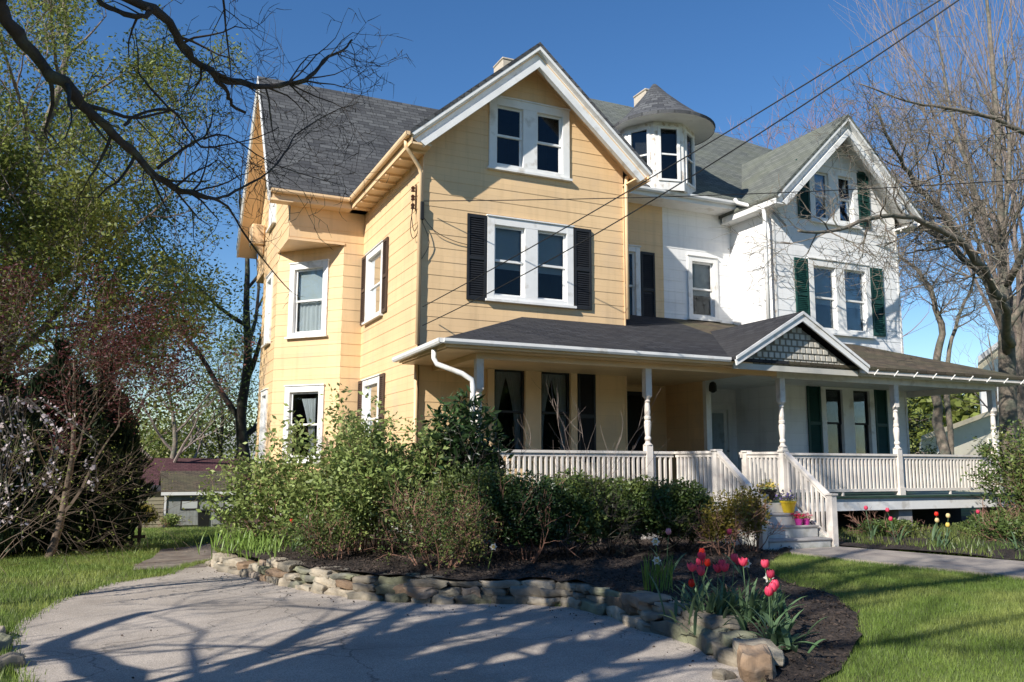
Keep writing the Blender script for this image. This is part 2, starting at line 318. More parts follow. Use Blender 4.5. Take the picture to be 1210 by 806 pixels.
def inpoly(x, y, P):
    c = False; j = len(P)-1
    for i in range(len(P)):
        if (P[i][1] > y) != (P[j][1] > y) and x < (P[j][0]-P[i][0])*(y-P[i][1])/(P[j][1]-P[i][1])+P[i][0]: c = not c
        j = i
    return c
def sheet(name, poly, zf, step, material, label=None, dz=.004, smooth=True, thick=0):
    xs = [p[0] for p in poly]; ys = [p[1] for p in poly]
    rr = random.Random(5); pts = []
    # refine outline
    ol = []
    for a, b in zip(poly, poly[1:]+poly[:1]):
        n = max(1, int(hypot(b[0]-a[0], b[1]-a[1])/(step*1.2)))
        for i in range(n):
            px, py = a[0]+(b[0]-a[0])*i/n, a[1]+(b[1]-a[1])*i/n; k = 0 if thick else .035
            ol.append((px+k*sin(py*4.3+px*2.1)+k*.6*sin(py*11), py+k*sin(px*5.1)+k*.6*sin(px*13+1)))
    n0 = len(ol)
    y = min(ys)
    while y < max(ys):
        x = min(xs)
        while x < max(xs):
            px, py = x+rr.uniform(-.2, .2)*step, y+rr.uniform(-.2, .2)*step
            if inpoly(px, py, poly) and seg_d(px, py, poly+poly[:1]) > step*.3: pts.append((px, py))
            x += step
        y += step
    V = [Vector(p) for p in ol+pts]
    r = delaunay_2d_cdt(V, [(i, (i+1) % n0) for i in range(n0)], [], 0, 1e-5)
    vv, ff = r[0], r[2]; ff = [f for f in ff if inpoly(sum(vv[i].x for i in f)/3, sum(vv[i].y for i in f)/3, poly)]
    b = MB(); b.add([(p.x, p.y, zf(p.x, p.y)+dz) for p in vv], [tuple(f) for f in ff])
    if thick:
        top = [(p[0], p[1], zf(*p)+dz) for p in ol]; k = len(top)
        b.add(top+[(x, y, z-thick) for x, y, z in top], [(i, k+i, k+(i+1) % k, (i+1) % k) for i in range(k)])
    o = b.build(name, material, smooth=smooth); tag(o, kind='structure'); return o

def grid_lines(c, fine, lo, hi):
    out = [c]; x = c; st = fine
    while x < hi:
        if x > c+20: st *= 1.35
        x += st; out.append(min(x, hi))
    x = c; st = fine; o2 = []
    while x > lo:
        if x < c-14: st *= 1.35
        x -= st; o2.append(max(x, lo))
    return o2[::-1]+out
gx = grid_lines(5, .5, -900, 900); gy = grid_lines(11, .5, -900, 900)
b = MB(); nx, ny = len(gx), len(gy)
b.add([(x, y, gz(x, y) - (.05 if (inpoly(x, y, DRIVE) or inpoly(x, y, WALK)) else 0)) for y in gy for x in gx], [(j*nx+i, j*nx+i+1, (j+1)*nx+i+1, (j+1)*nx+i) for j in range(ny-1) for i in range(nx-1)])
tag(b.build('ground', 'ground', smooth=True), kind='structure')
sheet('driveway', DRIVE, lambda x, y: gz(x, y), .35, 'asph', dz=.012)
sheet('gravel_path', PATH, lambda x, y: gz(x, y)+.006, .3, 'gravel', dz=.01)
sheet('mulch_bed', BED, bedz, .16, 'mulch', dz=.01)
sheet('walkway', WALK, lambda x, y: gz(x, y), .5, 'conc', dz=.04, thick=.1, smooth=False)
sheet('planting_bed', RBED, lambda x, y: gz(x, y)+.05+.02*sin(x*6)*sin(y*5), .25, 'mulch', dz=.01)

# ------------------------------------------------------------ houses
def course_wall(name, o, u, n, bounds, z0, z1, holes, material, parent, H=.28, P=.008, zref=0.0):
    """lapped boards; bounds(z)->(s0,s1); holes (s0,s1,za,zb)"""
    o = Vector(o); u = Vector(u).normalized(); n = Vector(n).normalized(); zz = Vector((0,0,1))
    b = MB(); lev = set([z0, z1]); k = math.floor((z0-zref)/H)
    while zref+k*H < z1:
        if zref+k*H > z0: lev.add(zref+k*H)
        k += 1
    for h in holes:
        for q in h[2:]:
            if z0 < q < z1: lev.add(q)
    if callable(bounds): bf = bounds; br = getattr(bounds, 'br', [])
    else: bf = lambda z: bounds; br = []
    for q in br:
        if z0 < q < z1: lev.add(q)
    lev = sorted(lev)
    def pt(s, z, pr): return o+u*s+zz*z+n*pr
    for a, c in zip(lev, lev[1:]):
        if c-a < 1e-5: continue
        mid = (a+c)/2; kk = math.floor((mid-zref)/H); cb = zref+kk*H
        pa = P*(1-(a-cb)/H); pc = P*(1-(c-cb)/H)
        (l0, r0), (l1, r1) = bf(a+1e-6), bf(c-1e-6)
        cuts = sorted((h[0], h[1]) for h in holes if h[2] <= mid <= h[3])
        segs = []; La, Lc = l0, l1
        for h0, h1 in cuts: segs.append((La, Lc, h0, h0)); La = Lc = h1
        segs.append((La, Lc, r0, r1))
        for sa, sc, ea, ec in segs:
            if ea-sa < 1e-4 and ec-sc < 1e-4: continue
            b.poly([pt(sa, a, pa), pt(ea, a, pa), pt(ec, c, pc), pt(sc, c, pc)])
            if abs(a-cb) < 1e-4: b.poly([pt(sa, a, 0), pt(ea, a, 0), pt(ea, a, pa), pt(sa, a, pa)])
    return b.build(name, material, parent)

def window(parent, o, u, n, s0, s1, z0, z1, units=1, cas=.13, trim='wtrim', sash='wtrim', curtain=None, sill=True, label=None, mull=None):
    """outer casing s0..s1, z0..z1 on wall line o + u*s"""
    W = MB(); c = cas; L = lambda *a: W.lbox(o, u, n, *a)
    mw = mull or c*1.25
    L(s0, s0+c, z0, z1, -.08, .045); L(s1-c, s1, z0, z1, -.08, .045); L(s0+c, s1-c, z1-c, z1, -.08, .043)
    L(s0+c, s1-c, z0, z0+c*.6, -.08, .043)
    L(s0-.02, s1+.02, z1, z1+.03, -.01, .07)
    iw = (s1-s0-2*c-(units-1)*mw)/units; op = []
    for k in range(units):
        a = s0+c+k*(iw+mw); op.append((a, a+iw))
        if k: L(a-mw, a, z0+c*.6, z1-c, -.08, .041)
    wo = W.build('window', trim, parent, bevel=.004)
    if label: wo['label'] = label
    if sill:
        q = MB(); q.lbox(o, u, n, s0-.04, s1+.04, z0-.05, z0, -.02, .10); q.build('sill', trim, wo)
    zb, zt = z0+c*.6, z1-c; zm = (zb+zt)/2
    for i, (a, e) in enumerate(op):
        q = MB(); t = .05
        for (v0, v1, d) in ((zm-.02, zt, -.03), (zb, zm+.02, -.055)):
            q.lbox(o, u, n, a, a+t, v0, v1, d-.03, d); q.lbox(o, u, n, e-t, e, v0, v1, d-.03, d)
            q.lbox(o, u, n, a+t, e-t, v0, v0+.045, d-.03, d-.002); q.lbox(o, u, n, a+t, e-t, v1-.045, v1, d-.03, d-.002)
        q.build('sash', sash, wo)
        q = MB()
        q.lbox(o, u, n, a+t, e-t, zm, zt-.03, -.05, -.045); q.lbox(o, u, n, a+t, e-t, zb+.03, zm, -.075, -.07)
        q.build('pane', 'glass', wo)
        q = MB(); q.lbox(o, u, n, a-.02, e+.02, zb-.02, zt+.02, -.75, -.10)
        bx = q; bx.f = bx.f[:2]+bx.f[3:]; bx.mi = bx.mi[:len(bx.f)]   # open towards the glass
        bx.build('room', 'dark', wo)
        if curtain:
            q = MB(); N_ = 22
            def drape(x0, x1, v0, v1, dd, pinch=0):
                vs = []
                for j in range(7):
                    tt = j/6
                    for k in range(N_+1):
                        f = k/N_; xx = x0+(x1-x0)*f
                        if pinch: 
                            tgt = x0 if pinch < 0 else x1; pp = sin(min(1, tt*1.25)*pi/2)*.65; xx = xx*(1-pp)+tgt*pp
                        vs.append(Vector(o)+Vector(u)*xx+Vector((0,0,v1+(v0-v1)*tt))+Vector(n)*(dd+.02*sin(k*1.9)))
                q.add(vs, [(j*(N_+1)+k, j*(N_+1)+k+1, (j+1)*(N_+1)+k+1, (j+1)*(N_+1)+k) for j in range(6) for k in range(N_)])
            wd = e-a
            if curtain == 'cafe': drape(a+.02, e-.02, zb, zm+.05, -.16)
            elif curtain == 'tied': drape(a, a+wd*.55, zb, zt, -.16, -1); drape(a+wd*.45, e, zb, zt, -.19, 1)
            elif curtain == 'tie1': drape(a+wd*.25, a+wd*.75, zb, zt-.15, -.16, -1)
            elif curtain == 'sheer': drape(a, e, zb+.3*(zt-zb) if i else zb, zt, -.16)
            if curtain != 'shade': q.build('curtain', 'curtain', wo)
            if curtain in ('shade', 'cafe', 'halfshade'):
                q = MB(); q.lbox(o, u, n, a+.02, e-.02, zm+(.0 if curtain != 'halfshade' else -.15), zt, -.135, -.13); q.build('roller_shade', 'shade', wo)
            if curtain == 'halfshade': pass
    return wo
def shutter(parent, o, u, n, s0, s1, z0, z1, material):
    q = MB(); f = .05
    L = lambda *a: q.lbox(o, u, n, *a)
    L(s0, s0+f, z0, z1, .015, .05); L(s1-f, s1, z0, z1, .015, .05)
    zm = z0+(z1-z0)*.47
    for v in (z0, zm, z1-.07): L(s0+f, s1-f, v, v+.07, .015, .048)
    L(s0+f, s1-f, z0+.07, z1-.07, .012, .018)
    nn = int((z1-z0)/.05)
    for i in range(nn):
        v = z0+.07+(z1-z0-.14)*i/nn
        if zm-.04 < v < zm+.06: continue
        oo = Vector(o); uu = Vector(u); nv = Vector(n); Z = Vector((0,0,1))
        a, e = s0+f, s1-f
        q.add([oo+uu*a+Z*v+nv*.042, oo+uu*e+Z*v+nv*.042, oo+uu*e+Z*(v+.045)+nv*.02, oo+uu*a+Z*(v+.045)+nv*.02], [(0,1,2,3)])
    return q.build('shutter', material, parent)

def roof_slab(b, pts, t=.10):
    """pts planar polygon (top surface), thickened downward along z"""
    b.prism([tuple(p) for p in pts][::-1], (0, 0, -t))

def rake(parent, y, xa, xl, xr, zl, za, zr, trim, name='rake_board', rim='sh1', depth=.5):
    """moulded rake boards on a gable front at plane y"""
    q = MB()
    for (x0, z0, x1, z1) in ((xl, zl, xa, za), (xr, zr, xa, za)):
        d = Vector((x1-x0, 0, z1-z0)).normalized(); nrm = Vector((-d.z, 0, d.x)); 
        if nrm.z < 0: nrm = -nrm
        def strip(t0, t1, yf, yb):
            # between offsets t0,t1 (below roof line), from yf to yb
            P = []
            def isect(t):   # offset line meets x = xa at apex
                k = t/abs(nrm.z); return Vector((xa, 0, za-k))
            def foot(t): return Vector((x0, 0, z0))-nrm*t+d*(t*.25)
            a0, a1 = isect(t0), isect(t1); f0, f1 = foot(t0), foot(t1)
            q.prism([(f0.x, yf, f0.z), (a0.x, yf, a0.z), (a1.x, yf, a1.z), (f1.x, yf, f1.z)], (0, yb-yf, 0))
        strip(.0, .075, y-.045, y+.10)
        strip(.075, .24, y+.085, y+.10)
        strip(.24, .36, y-.02, y+.10)
    o = q.build(name, trim, parent)
    return o

def half(house, yellow):
    """one half of the double house, given in yellow-half coordinates; mirrored about x=11.9 for the white one"""
    Y = yellow; wall = 'yellow' if Y else 'white'; tr = 'wtrim'; sh = 'sh1' if Y else 'sh2'
    X = (lambda x: x) if Y else (lambda x: 14.02+(9.75-x)*.885)     # mirrored, slightly narrower front
    sg = 1 if Y else -1
    x0, x1 = 5.07, 9.75
    def fl(b): return b
    # ---- front gable block, facade at y=15.5
    xa = 7.40; zs = 8.0; za = 10.36
    def fb(z):
        if z <= 8.18: a, c = x0, x1
        else: t = (z-8.18)/(10.22-8.18); a, c = x0+(xa-x0)*t, x1+(xa-x1)*t
        return (a, c) if Y else (X(c), X(a))
    fb.br = [8.18]
    hol = [(6.0+.48, 6.0+2.38, 7.72, 9.28), (6.46, 8.46, 4.93, 6.66), (6.49, 8.53, 1.72, 3.66)]
    hx = hol if Y else [(15.22, 16.85, 7.68, 9.15), (15.06, 17.12, 4.85, 6.68), (15.27, 17.02, 1.72, 3.60)]
    F = (0, 15.5, 0); U = (1, 0, 0); NF = (0, -1, 0)
    def C(h, m_=.1): return (h[0]+m_, h[1]-m_, h[2]+m_*.5, h[3]-m_)
    course_wall('front_wall', F, U, NF, fb, .55, 10.20, [C(h) for h in hx], wall, house)
    window(house, F, U, NF, *hx[0], units=2, cas=.17, mull=.33, curtain=None if Y else 'halfshade')
    window(house, F, U, NF, *hx[1], units=2, cas=.16, mull=.30, curtain='halfshade')
    window(house, F, U, NF, *hx[2], units=2, cas=.15, mull=.36, trim='ytrim' if Y else 'wtrim', sash='shb', curtain='tied' if Y else None)
    sc = 'shb' if Y else 'shg'
    for h, zz in ((hx[1], (4.88, 6.66)), (hx[2], (1.65, 3.62))):
        if not (Y and zz[0] < 2): shutter(house, F, U, NF, h[0]-.44, h[0]-.02, *zz, sc)
        shutter(house, F, U, NF, h[1]+.02, h[1]+.44, *zz, sc)
    if not Y:
        h = hx[0]; shutter(house, F, U, NF, h[0]-.40, h[0]-.02, 7.7, 9.2, sc); shutter(house, F, U, NF, h[1]+.02, h[1]+.40, 7.7, 9.2, sc)
    # corner boards
    ctr = 'ytrim' if Y else 'peel'
    for a in (x0, x1):
        q = MB(); xx = X(a); d = .012 if Y else .03
        q.box(xx-d, xx+d, 15.5-.02, 15.5+.02, .55, 7.72)
        q.build('corner_trim', ctr, house)
    # ---- outer side wall x = 5.07 from y=15.5 to 20.1
    SO = (X(x0), 15.5, 0); SU = (0, 1, 0); SN = (-sg, 0, 0)
    sh_ = [(2.68, 4.20, 4.95, 6.62), (2.68, 4.20, 1.75, 3.55)]
    course_wall('side_wall', SO, SU, SN, (0, 4.6), -.4, 7.9, [C((a, c, z0, z1)) for a, c, z0, z1 in sh_], wall, house)
    for k, (a, c, z0, z1) in enumerate(sh_):
        window(house, SO, SU, SN, a+.02, c-.02, z0, z1, cas=.15, curtain='sheer' if not k else 'tie1')
        shutter(house, SO, SU, SN, a-.35, a, z0, z1+.02, 'shbr' if Y else sc); shutter(house, SO, SU, SN, c, c+.38, z0, z1+.02, 'shbr' if Y else sc)
    # inner side wall x=9.75 from 15.5 to 17.1
    course_wall('inner_side_wall', (X(x1), 15.5, 0), (0, 1, 0), (sg, 0, 0), (0, 1.6), .55, 8.3, [], wall, house)
    # recess wall y=17.1, 9.75..11.75
    RO = (0, 17.1, 0)
    if Y:
        rh = [(10.35, 11.20, 5.0, 6.90), (10.5, 11.4, 1.0, 3.45)]; rb = (9.75, 11.9)
    else:
        rh = [(12.62, 13.55, 5.25, 6.85), (12.95, 13.85, 1.0, 3.1)]; rb = (11.9, 14.02)
    course_wall('recess_wall', RO, U, NF, rb, .55, 8.5, [C(h) for h in rh], wall, house)
    window(house, RO, U, NF, *rh[0], cas=.13, curtain='halfshade' if not Y else None)
    if Y: shutter(house, RO, U, NF, 11.22, 11.62, 4.95, 6.80, sc)
    # front door in recess
    a, c, z0, z1 = rh[1]
    q = MB(); L = lambda *k: q.lbox(RO, U, NF, *k)
    L(a, a+.11, z0, z1, -.08, .04); L(c-.11, c, z0, z1, -.08, .04); L(a+.11, c-.11, z1-.11, z1, -.08, .038)
    dr = q.build('door', 'ytrim' if Y else 'wtrim', house)
    q = MB(); q.lbox(RO, U, NF, a+.11, c-.11, z0, z1-.11, -.09, -.05)
    q.lbox(RO, U, NF, a+.11, a+.2, z0, z1-.11, -.05, -.03); q.lbox(RO, U, NF, c-.2, c-.11, z0, z1-.11, -.05, -.03)
    for v in (z0, z0+.85, z1-.21): q.lbox(RO, U, NF, a+.2, c-.2, v, v+.1, -.05, -.031)
    q.build('door_panel', 'shb' if Y else 'wtrim', dr)
    q = MB(); q.lbox(RO, U, NF, a+.2, c-.2, z0+.95, z1-.21, -.05, -.045); q.build('pane', 'glass', dr)
    q = MB(); q.lathe((c-.15, 17.05, z0+.95), [(.0, -.03), (.03, -.02), (.035, 0), (.03, .02), (0, .03)], 8); q.build('door_knob', 'metal', dr)
    # partition under porch
    if Y:
        course_wall('party_wall', (11.9, 15.6, 0), (0, 1, 0), (-1, 0, 0), (0, 1.5), .9, 3.9, [], wall, house)
    else:
        q = MB(); q.box(11.912, 12.0, 15.62, 17.1, .9, 3.9); q.build('party_wall', wall, house)
        q = MB(); q.box(11.87, 12.01, 15.50, 15.617, .9, 3.9); q.build('party_wall_trim', 'wtrim', house)
    # ---- wing
    xw = 3.24; yb = 20.1; ym = 25.6; zf = 6.93
    def seg(a, c): 
        A = Vector((X(a[0]), a[1], 0)); B = Vector((X(c[0]), c[1], 0)); d = (B-A).normalized(); nn = Vector((-d.y, d.x, 0))
        return A, B, d, nn
    # third-floor front strip wall
    def wl(name, a, c, z0, z1, holes=[], n=None, bounds=None):
        A = Vector((X(a[0]), a[1], 0)); B = Vector((X(c[0]), c[1], 0)); L_ = (B-A).length; d = (B-A)/L_
        cen = Vector((X(5.5), 22.8, 0)); nn = Vector((d.y, -d.x, 0))
        if nn.dot(A-cen) < 0: nn = -nn
        course_wall(name, A, d, nn, bounds or (0, L_), z0, z1, holes, wall, house)
        return A, d, nn
    wl('wing_wall', (xw, yb), (x0, yb), zf, 8.05)
    wl('wing_wall', (4.58, yb), (x0, yb), -.6, zf)
    zr = 12.0
    def gb(z):
        if z <= 8.1: return (0, ym-yb)
        t = (z-8.1)/(11.75-8.1); return (2.75*t, 5.5-2.75*t)
    gb.br = [8.1]
    gh = (2.2, 3.3, 7.95, 9.4)
    A, d, nn = wl('gable_wall', (xw, yb), (xw, ym), zf, 11.7, [C(gh)], bounds=gb)
    window(house, A, d, nn, *gh, cas=.12)
    ch = [(.44, 1.62, 4.72, 6.58), (.44, 1.62, 1.65, 3.48)]
    A, d, nn = wl('bay_wall', (4.58, yb), (xw, 21.65), -.8, zf, [C(h) for h in ch])
    for k, h in enumerate(ch): window(house, A, d, nn, *h, cas=.15, curtain='cafe' if not k else 'tie1')
    lh = [(.65, 1.65, 4.72, 6.58), (.65, 1.65, 1.65, 3.48)]
    A, d, nn = wl('bay_wall', (xw, 21.65), (xw, 24.1), -1, zf, [C(h) for h in lh])
    for h in lh: window(house, A, d, nn, *h, cas=.13)
    wl('bay_wall', (xw, 24.1), (4.58, ym), -1.2, zf)
    wl('rear_wall', (4.58, ym), (11.75, ym), -1.2, 8.2)
    # soffits under the overhanging corner
    for tri in (((xw, yb), (4.58, yb), (xw, 21.65)), ((xw, ym), (4.58, ym), (xw, 24.1))):
        q = MB(); q.poly([(X(a), c, zf+.002) for a, c in tri])
        for p, r in ((tri[0], tri[1]), (tri[0], tri[2])):
            q.beam((X(p[0]), p[1], zf+.02), (X(r[0]), r[1], zf+.02), .05, .06)
        q.build('corner_soffit', 'ytrim' if Y else 'wtrim', house)
    q = MB(); q.prism([(X(x0-.025), 15.52, -.8), (X(x0-.025), 20.1, -.8), (X(4.55), 20.075, -.8), (X(xw-.02), 21.62, -.8), (X(xw-.02), 24.1, -.8), (X(4.6), ym-.02, -.8), (X(x1), ym-.02, -.8), (X(x1), 15.52, -.8)], (0, 0, 1.32))
    q.build('foundation', 'found', house)
    # window air conditioner / bracket box near the rake
    if Y:
        q = MB(); q.box(2.86, 3.22, 24.2, 24.75, 7.75, 8.35); q.prism([(2.95, 24.25, 7.75), (3.22, 24.25, 7.75), (3.22, 24.25, 7.45)], (0, .45, 0)); q.build('eave_bracket', 'ytrim', house, bevel=.03)
    # ---- roofs
    xe0, xe1 = 4.62, 10.16
    q = MB(); yf = 14.95
    zE = 8.02; zR = 10.42; s = (zR-zE)/(xa-xe0)
    for e in (xe0, xe1):
        roof_slab(q, [(X(e), yf-.03, zE), (X(xa), yf-.03, zR), (X(xa), 22.2, zR), (X(e), 19.9 if e == xe0 else 18.5, zE)], .09)
    q.build('gable_roof', sh, house)
    rake(house, yf+.02, X(xa), X(xe0)+0, X(xe1), zE-.07, zR-.07, zE-.07, 'wtrim')
    # soffit of the rake
    q = MB()
    for e in (xe0, xe1):
        q.prism([(X(e+ (.1 if e == xe0 else -.1)), yf+.10, zE-.13), (X(xa), yf+.10, zR-.19), (X(xa), 15.5, zR-.19), (X(e+(.1 if e == xe0 else -.1)), 15.5, zE-.13)], (0, 0, -.03))
    q.build('rake_soffit', 'ytrim' if Y else 'wtrim', house)
    # eave box along the outer side + soffit
    q = MB(); a, c = sorted((X(xe0+.05), X(x0)))
    q.box(a, c, 15.0, 20.1, zE-.26, zE-.22); a2, c2 = sorted((X(xe0+.03), X(xe0+.06))); q.box(a2, c2, 15.0, 19.75, zE-.26, zE-.04)
    for k in range(9):
        yy = 15.3+k*.52; q.box(min(X(xe0+.06), X(x0-.02)), max(X(xe0+.06), X(x0-.02)), yy, yy+.05, zE-.31, zE-.26)
    q.box(*sorted((X(xw-.5), X(x0))), 19.78, 20.1, zE-.26, zE-.22); q.box(*sorted((X(xw-.5), X(xe0+.05))), 19.75, 19.78, zE-.26, zE-.04)
    q.build('eave_box', 'ytrim' if Y else 'wtrim', house); q = MB()
    q.box(*sorted((X(x1), X(xe1-.05))), 15.0, 17.1, zE-.24, zE-.21); q.box(*sorted((X(xe1-.06), X(xe1-.03))), 15.0, 17.0, zE-.24, zE-.04)
    q.build('eave_box', 'ytrim' if Y else 'wtrim', house)
    # wing roof (gable towards the side)
    q = MB(); yr = 22.85; xg = 2.66; ze2 = 8.05; zr2 = 12.15; xin = 10.5
    roof_slab(q, [(X(xg), 19.72, ze2), (X(xin), 19.72, ze2), (X(xin), yr, zr2), (X(xg), yr, zr2)], .10)
    roof_slab(q, [(X(xg), 25.98, ze2), (X(xin), 25.98, ze2), (X(xin), yr, zr2), (X(xg), yr, zr2)], .10)
    # part of the slab over the recess and front block is under the other roofs
    q.build('wing_roof', sh, house)
    q = MB()
    for ye, in ((19.72,), (25.98,)):
        dd = 1 if ye < yr else -1
        q.prism([(X(xg), ye, ze2-.11), (X(xg), yr, zr2-.11), (X(xg), yr, zr2-.36), (X(xg), ye+dd*.03, ze2-.34)], (sg*.05, 0, 0))
        q.prism([(X(xg)-sg*.02, ye, ze2-.0), (X(xg)-sg*.02, yr, zr2-.0), (X(xg)-sg*.02, yr, zr2-.11), (X(xg)-sg*.02, ye, ze2-.11)], (sg*.018, 0, 0))
    q.build('wing_rake_board', 'wtrim', house)
    q = MB()
    for ye in (19.72, 25.98): q.prism([(X(xg)+sg*.05, ye, ze2-.30), (X(xg)+sg*.05, yr, zr2-.32), (X(xw), yr, zr2-.32), (X(xw), ye, ze2-.30)], (0, 0, -.02))
    q.build('wing_soffit', 'ytrim' if Y else 'wtrim', house)
    # centre roof over the recess
    q = MB(); hm = 11.9
    ex = 9.2; pts = [(ex, 16.5, 8.29), (hm, 16.5, 8.29), (hm, 22.35, 13.25), (9.6, 22.35, 13.25)]
    if Y: pts = [(9.3, 16.5, 8.29), (11.9, 16.5, 8.29), (11.9, 22.35, 13.25), (11.0, 22.35, 13.25), (9.3, 18.4, 9.901)]
    else: pts = [(11.9, 16.5, 8.29), (14.6, 16.5, 8.29), (16.2, 19.0, 10.41), (19.0, 20.9, 12.02), (14.4, 22.35, 13.25), (11.9, 22.35, 13.25)]
    roof_slab(q, pts, .12)
    roof_slab(q, [(p[0], 44.7-p[1], p[2]) for p in pts[::-1]], .12)
    q.build('centre_roof', sh, house)
    q = MB(); lo, hi = (9.8, 11.9) if Y else (11.9, 13.72)
    q.box(lo, hi, 16.47, 16.51, 8.02, 8.25); q.box(lo, hi, 16.51, 17.1, 8.02, 8.05)
    q.build('centre_eave', 'wtrim', house)
    def gutter(p, r, mt_, down=None):
        g = MB(); P_ = Vector(p); R_ = Vector(r); d_ = (R_-P_).normalized(); side = d_.cross(Vector((0,0,1)))
        prof = [(-.055, .05), (-.055, 0), (-.035, -.035), (.035, -.035), (.06, 0), (.065, .05), (.055, .05), (.05, 0), (.03, -.025), (-.03, -.025), (-.045, 0), (-.045, .05)]
        n_ = len(prof); vs = [pp+side*a_+Vector((0,0,c_)) for pp in (P_, R_) for a_, c_ in prof]
        g.add(vs, [(i, (i+1) % n_, n_+(i+1) % n_, n_+i) for i in range(n_)]+[tuple(range(n_)), tuple(range(2*n_-1, n_-1, -1))])
        g.add([vs[k] for k in (0,1,2,3,4,5)], [(0,1,2,3,4,5)]); g.add([vs[n_+k] for k in (0,1,2,3,4,5)], [(5,4,3,2,1,0)])
        return g.build('gutter', mt_, house)
    gm = 'ytrim' if Y else 'wtrim'
    gutter((X(xe0-.03), 14.98, zE-.08), (X(xe0-.03), 19.7, zE-.08), gm)
    gutter((X(xe0-.03), 19.66, zE-.08), (X(xg+.05), 19.66, zE-.08), gm)
    gutter((lo, 16.42, 8.15), (hi, 16.42, 8.15), 'wtrim')
    def dspout(pts, mt_, r=.042):
        g = MB(); g.tube(pts, r, 8); g.build('downspout', mt_, house, smooth=True)
    if Y:
        dspout([(4.62, 15.25, 7.9), (4.62, 15.25, 7.78), (4.7, 15.28, 7.7), (4.95, 15.40, 7.45), (5.0, 15.44, 7.35), (5.0, 15.44, 3.9)], 'ytrim')
        dspout([(4.99, 15.44, 3.55), (4.99, 15.44, .5)], 'ytrim')
        dspout([(10.1, 16.5, 8.2), (9.95, 15.6, 8.05), (9.80, 15.42, 7.95), (9.78, 15.42, 7.8), (9.78, 15.42, 4.75)], 'ytrim')
    else:
        dspout([(13.55, 16.3, 8.22), (13.55, 16.2, 8.1), (13.72, 15.9, 7.95), (13.72, 15.5, 7.85), (13.68, 15.40, 7.6), (13.68, 15.40, 7.0), (13.68, 15.40, 4.8)], 'wtrim', .05)
        dspout([(13.95, 15.40, 7.7), (14.25, 15.3, 7.35)], 'metal', .03)
    # ---- porch half
    pt = MB(); pz = 3.66; s = (4.62-3.66)/(15.5-12.85)
    zt = lambda y: pz+s*(y-12.85)
    if Y:
        roof_slab(pt, [(4.62, 12.85, pz), (11.9, 12.85, pz), (11.9, 17.1, zt(17.1)), (9.75, 17.1, zt(17.1)), (9.75, 15.5, zt(15.5)), (7.27, 15.5, zt(15.5))], .07)
        roof_slab(pt, [(4.62, 12.85, pz), (7.27, 15.5, zt(15.5)), (4.62, 15.5, pz)], .07)
    else:
        roof_slab(pt, [(11.9, 12.85, pz), (19.15, 12.85, pz), (16.5, 15.5, zt(15.5)), (14.02, 15.5, zt(15.5)), (14.02, 17.1, zt(17.1)), (11.9, 17.1, zt(17.1))], .07)
        roof_slab(pt, [(19.15, 12.85, pz), (19.15, 19.5, pz), (18.43, 19.5, pz+.26), (18.43, 15.5, pz+.26), (16.5, 15.5, zt(15.5))], .07)
    pr_ = pt.build('porch_roof', 'shp' if Y else 'shw', house)
    # ceiling and beam
    q = MB(); cz = 3.50
    if Y:
        q.box(4.72, 11.9, 12.95, 15.5, cz, cz+.03); q.box(9.75, 11.9, 15.5, 17.1, cz, cz+.03); q.build('porch_ceiling', 'ytrim', house); q = MB()
        q.box(5.34, 11.9, 13.22, 13.38, 3.40, cz-.002); q.box(5.34, 5.50, 13.38, 15.5, 3.40, cz-.002)
        q.box(4.66, 11.0, 12.87, 12.90, 3.52, 3.62); q.box(4.66, 4.69, 12.90, 15.5, 3.52, 3.62)
    else:
        q.box(11.9, 19.05, 12.95, 15.5, cz, cz+.03); q.box(18.43, 19.05, 15.5, 19.5, cz, cz+.03); q.box(11.9, 14.02, 15.5, 17.1, cz, cz+.03); q.build('porch_ceiling', 'wtrim', house); q = MB()
        q.box(11.9, 18.48, 13.22, 13.38, 3.36, cz-.002); q.box(18.32, 18.48, 13.38, 19.3, 3.36, cz-.002)
        q.box(13.8, 19.1, 12.87, 12.90, 3.52, 3.60); q.box(19.08, 19.11, 12.90, 19.5, 3.52, 3.60)
    q.build('porch_beam', 'ytrim' if Y else 'rail', house)
    if Y:
        gutter((10.4, 12.82, 3.60), (4.60, 12.82, 3.60), 'wtrim'); gutter((4.56, 12.80, 3.60), (4.56, 15.45, 3.56), 'wtrim')
        dspout([(4.62, 13.35, 3.52), (4.62, 13.35, 3.38), (4.66, 13.32, 3.28), (5.05, 13.15, 3.12), (5.22, 13.12, 3.02), (5.24, 13.12, 2.9), (5.24, 13.12, .5)], 'wtrim', .045)
    else:
        for k in range(9):
            g = MB(); xx = 14.2+k*.58; g.beam((xx+.015, 12.87, 3.50), (xx+.015, 12.76, 3.60), .022, .012, (1,0,0)); g.build('gutter_bracket', 'wtrim', house)
    # deck
    q = MB(); dk = MB()
    lo, hi = (5.2, 11.9) if Y else (11.9, 18.62)
    dk.box(lo, hi, 13.0, 15.5, .95, .99); 
    if Y: dk.box(9.75, 11.9, 15.5, 17.1, .95, .99); dk.box(9.35, 11.0, 12.0, 13.0, .95, .99)
    else: dk.box(11.9, 14.02, 15.5, 17.1, .95, .99); dk.box(18.43, 18.62, 15.5, 19.4, .95, .99)
    dk.build('porch_deck', 'deckg', house)
    q.box(lo+.02, hi-.02 if not Y else hi, 13.05, 13.09, .70, .948)
    q.box(*((lo+.02, lo+.06) if Y else (hi-.06, hi-.02)), 13.09, 15.5 if Y else 19.4, .70, .948)
    q.build('deck_fascia', 'wtrim', house)
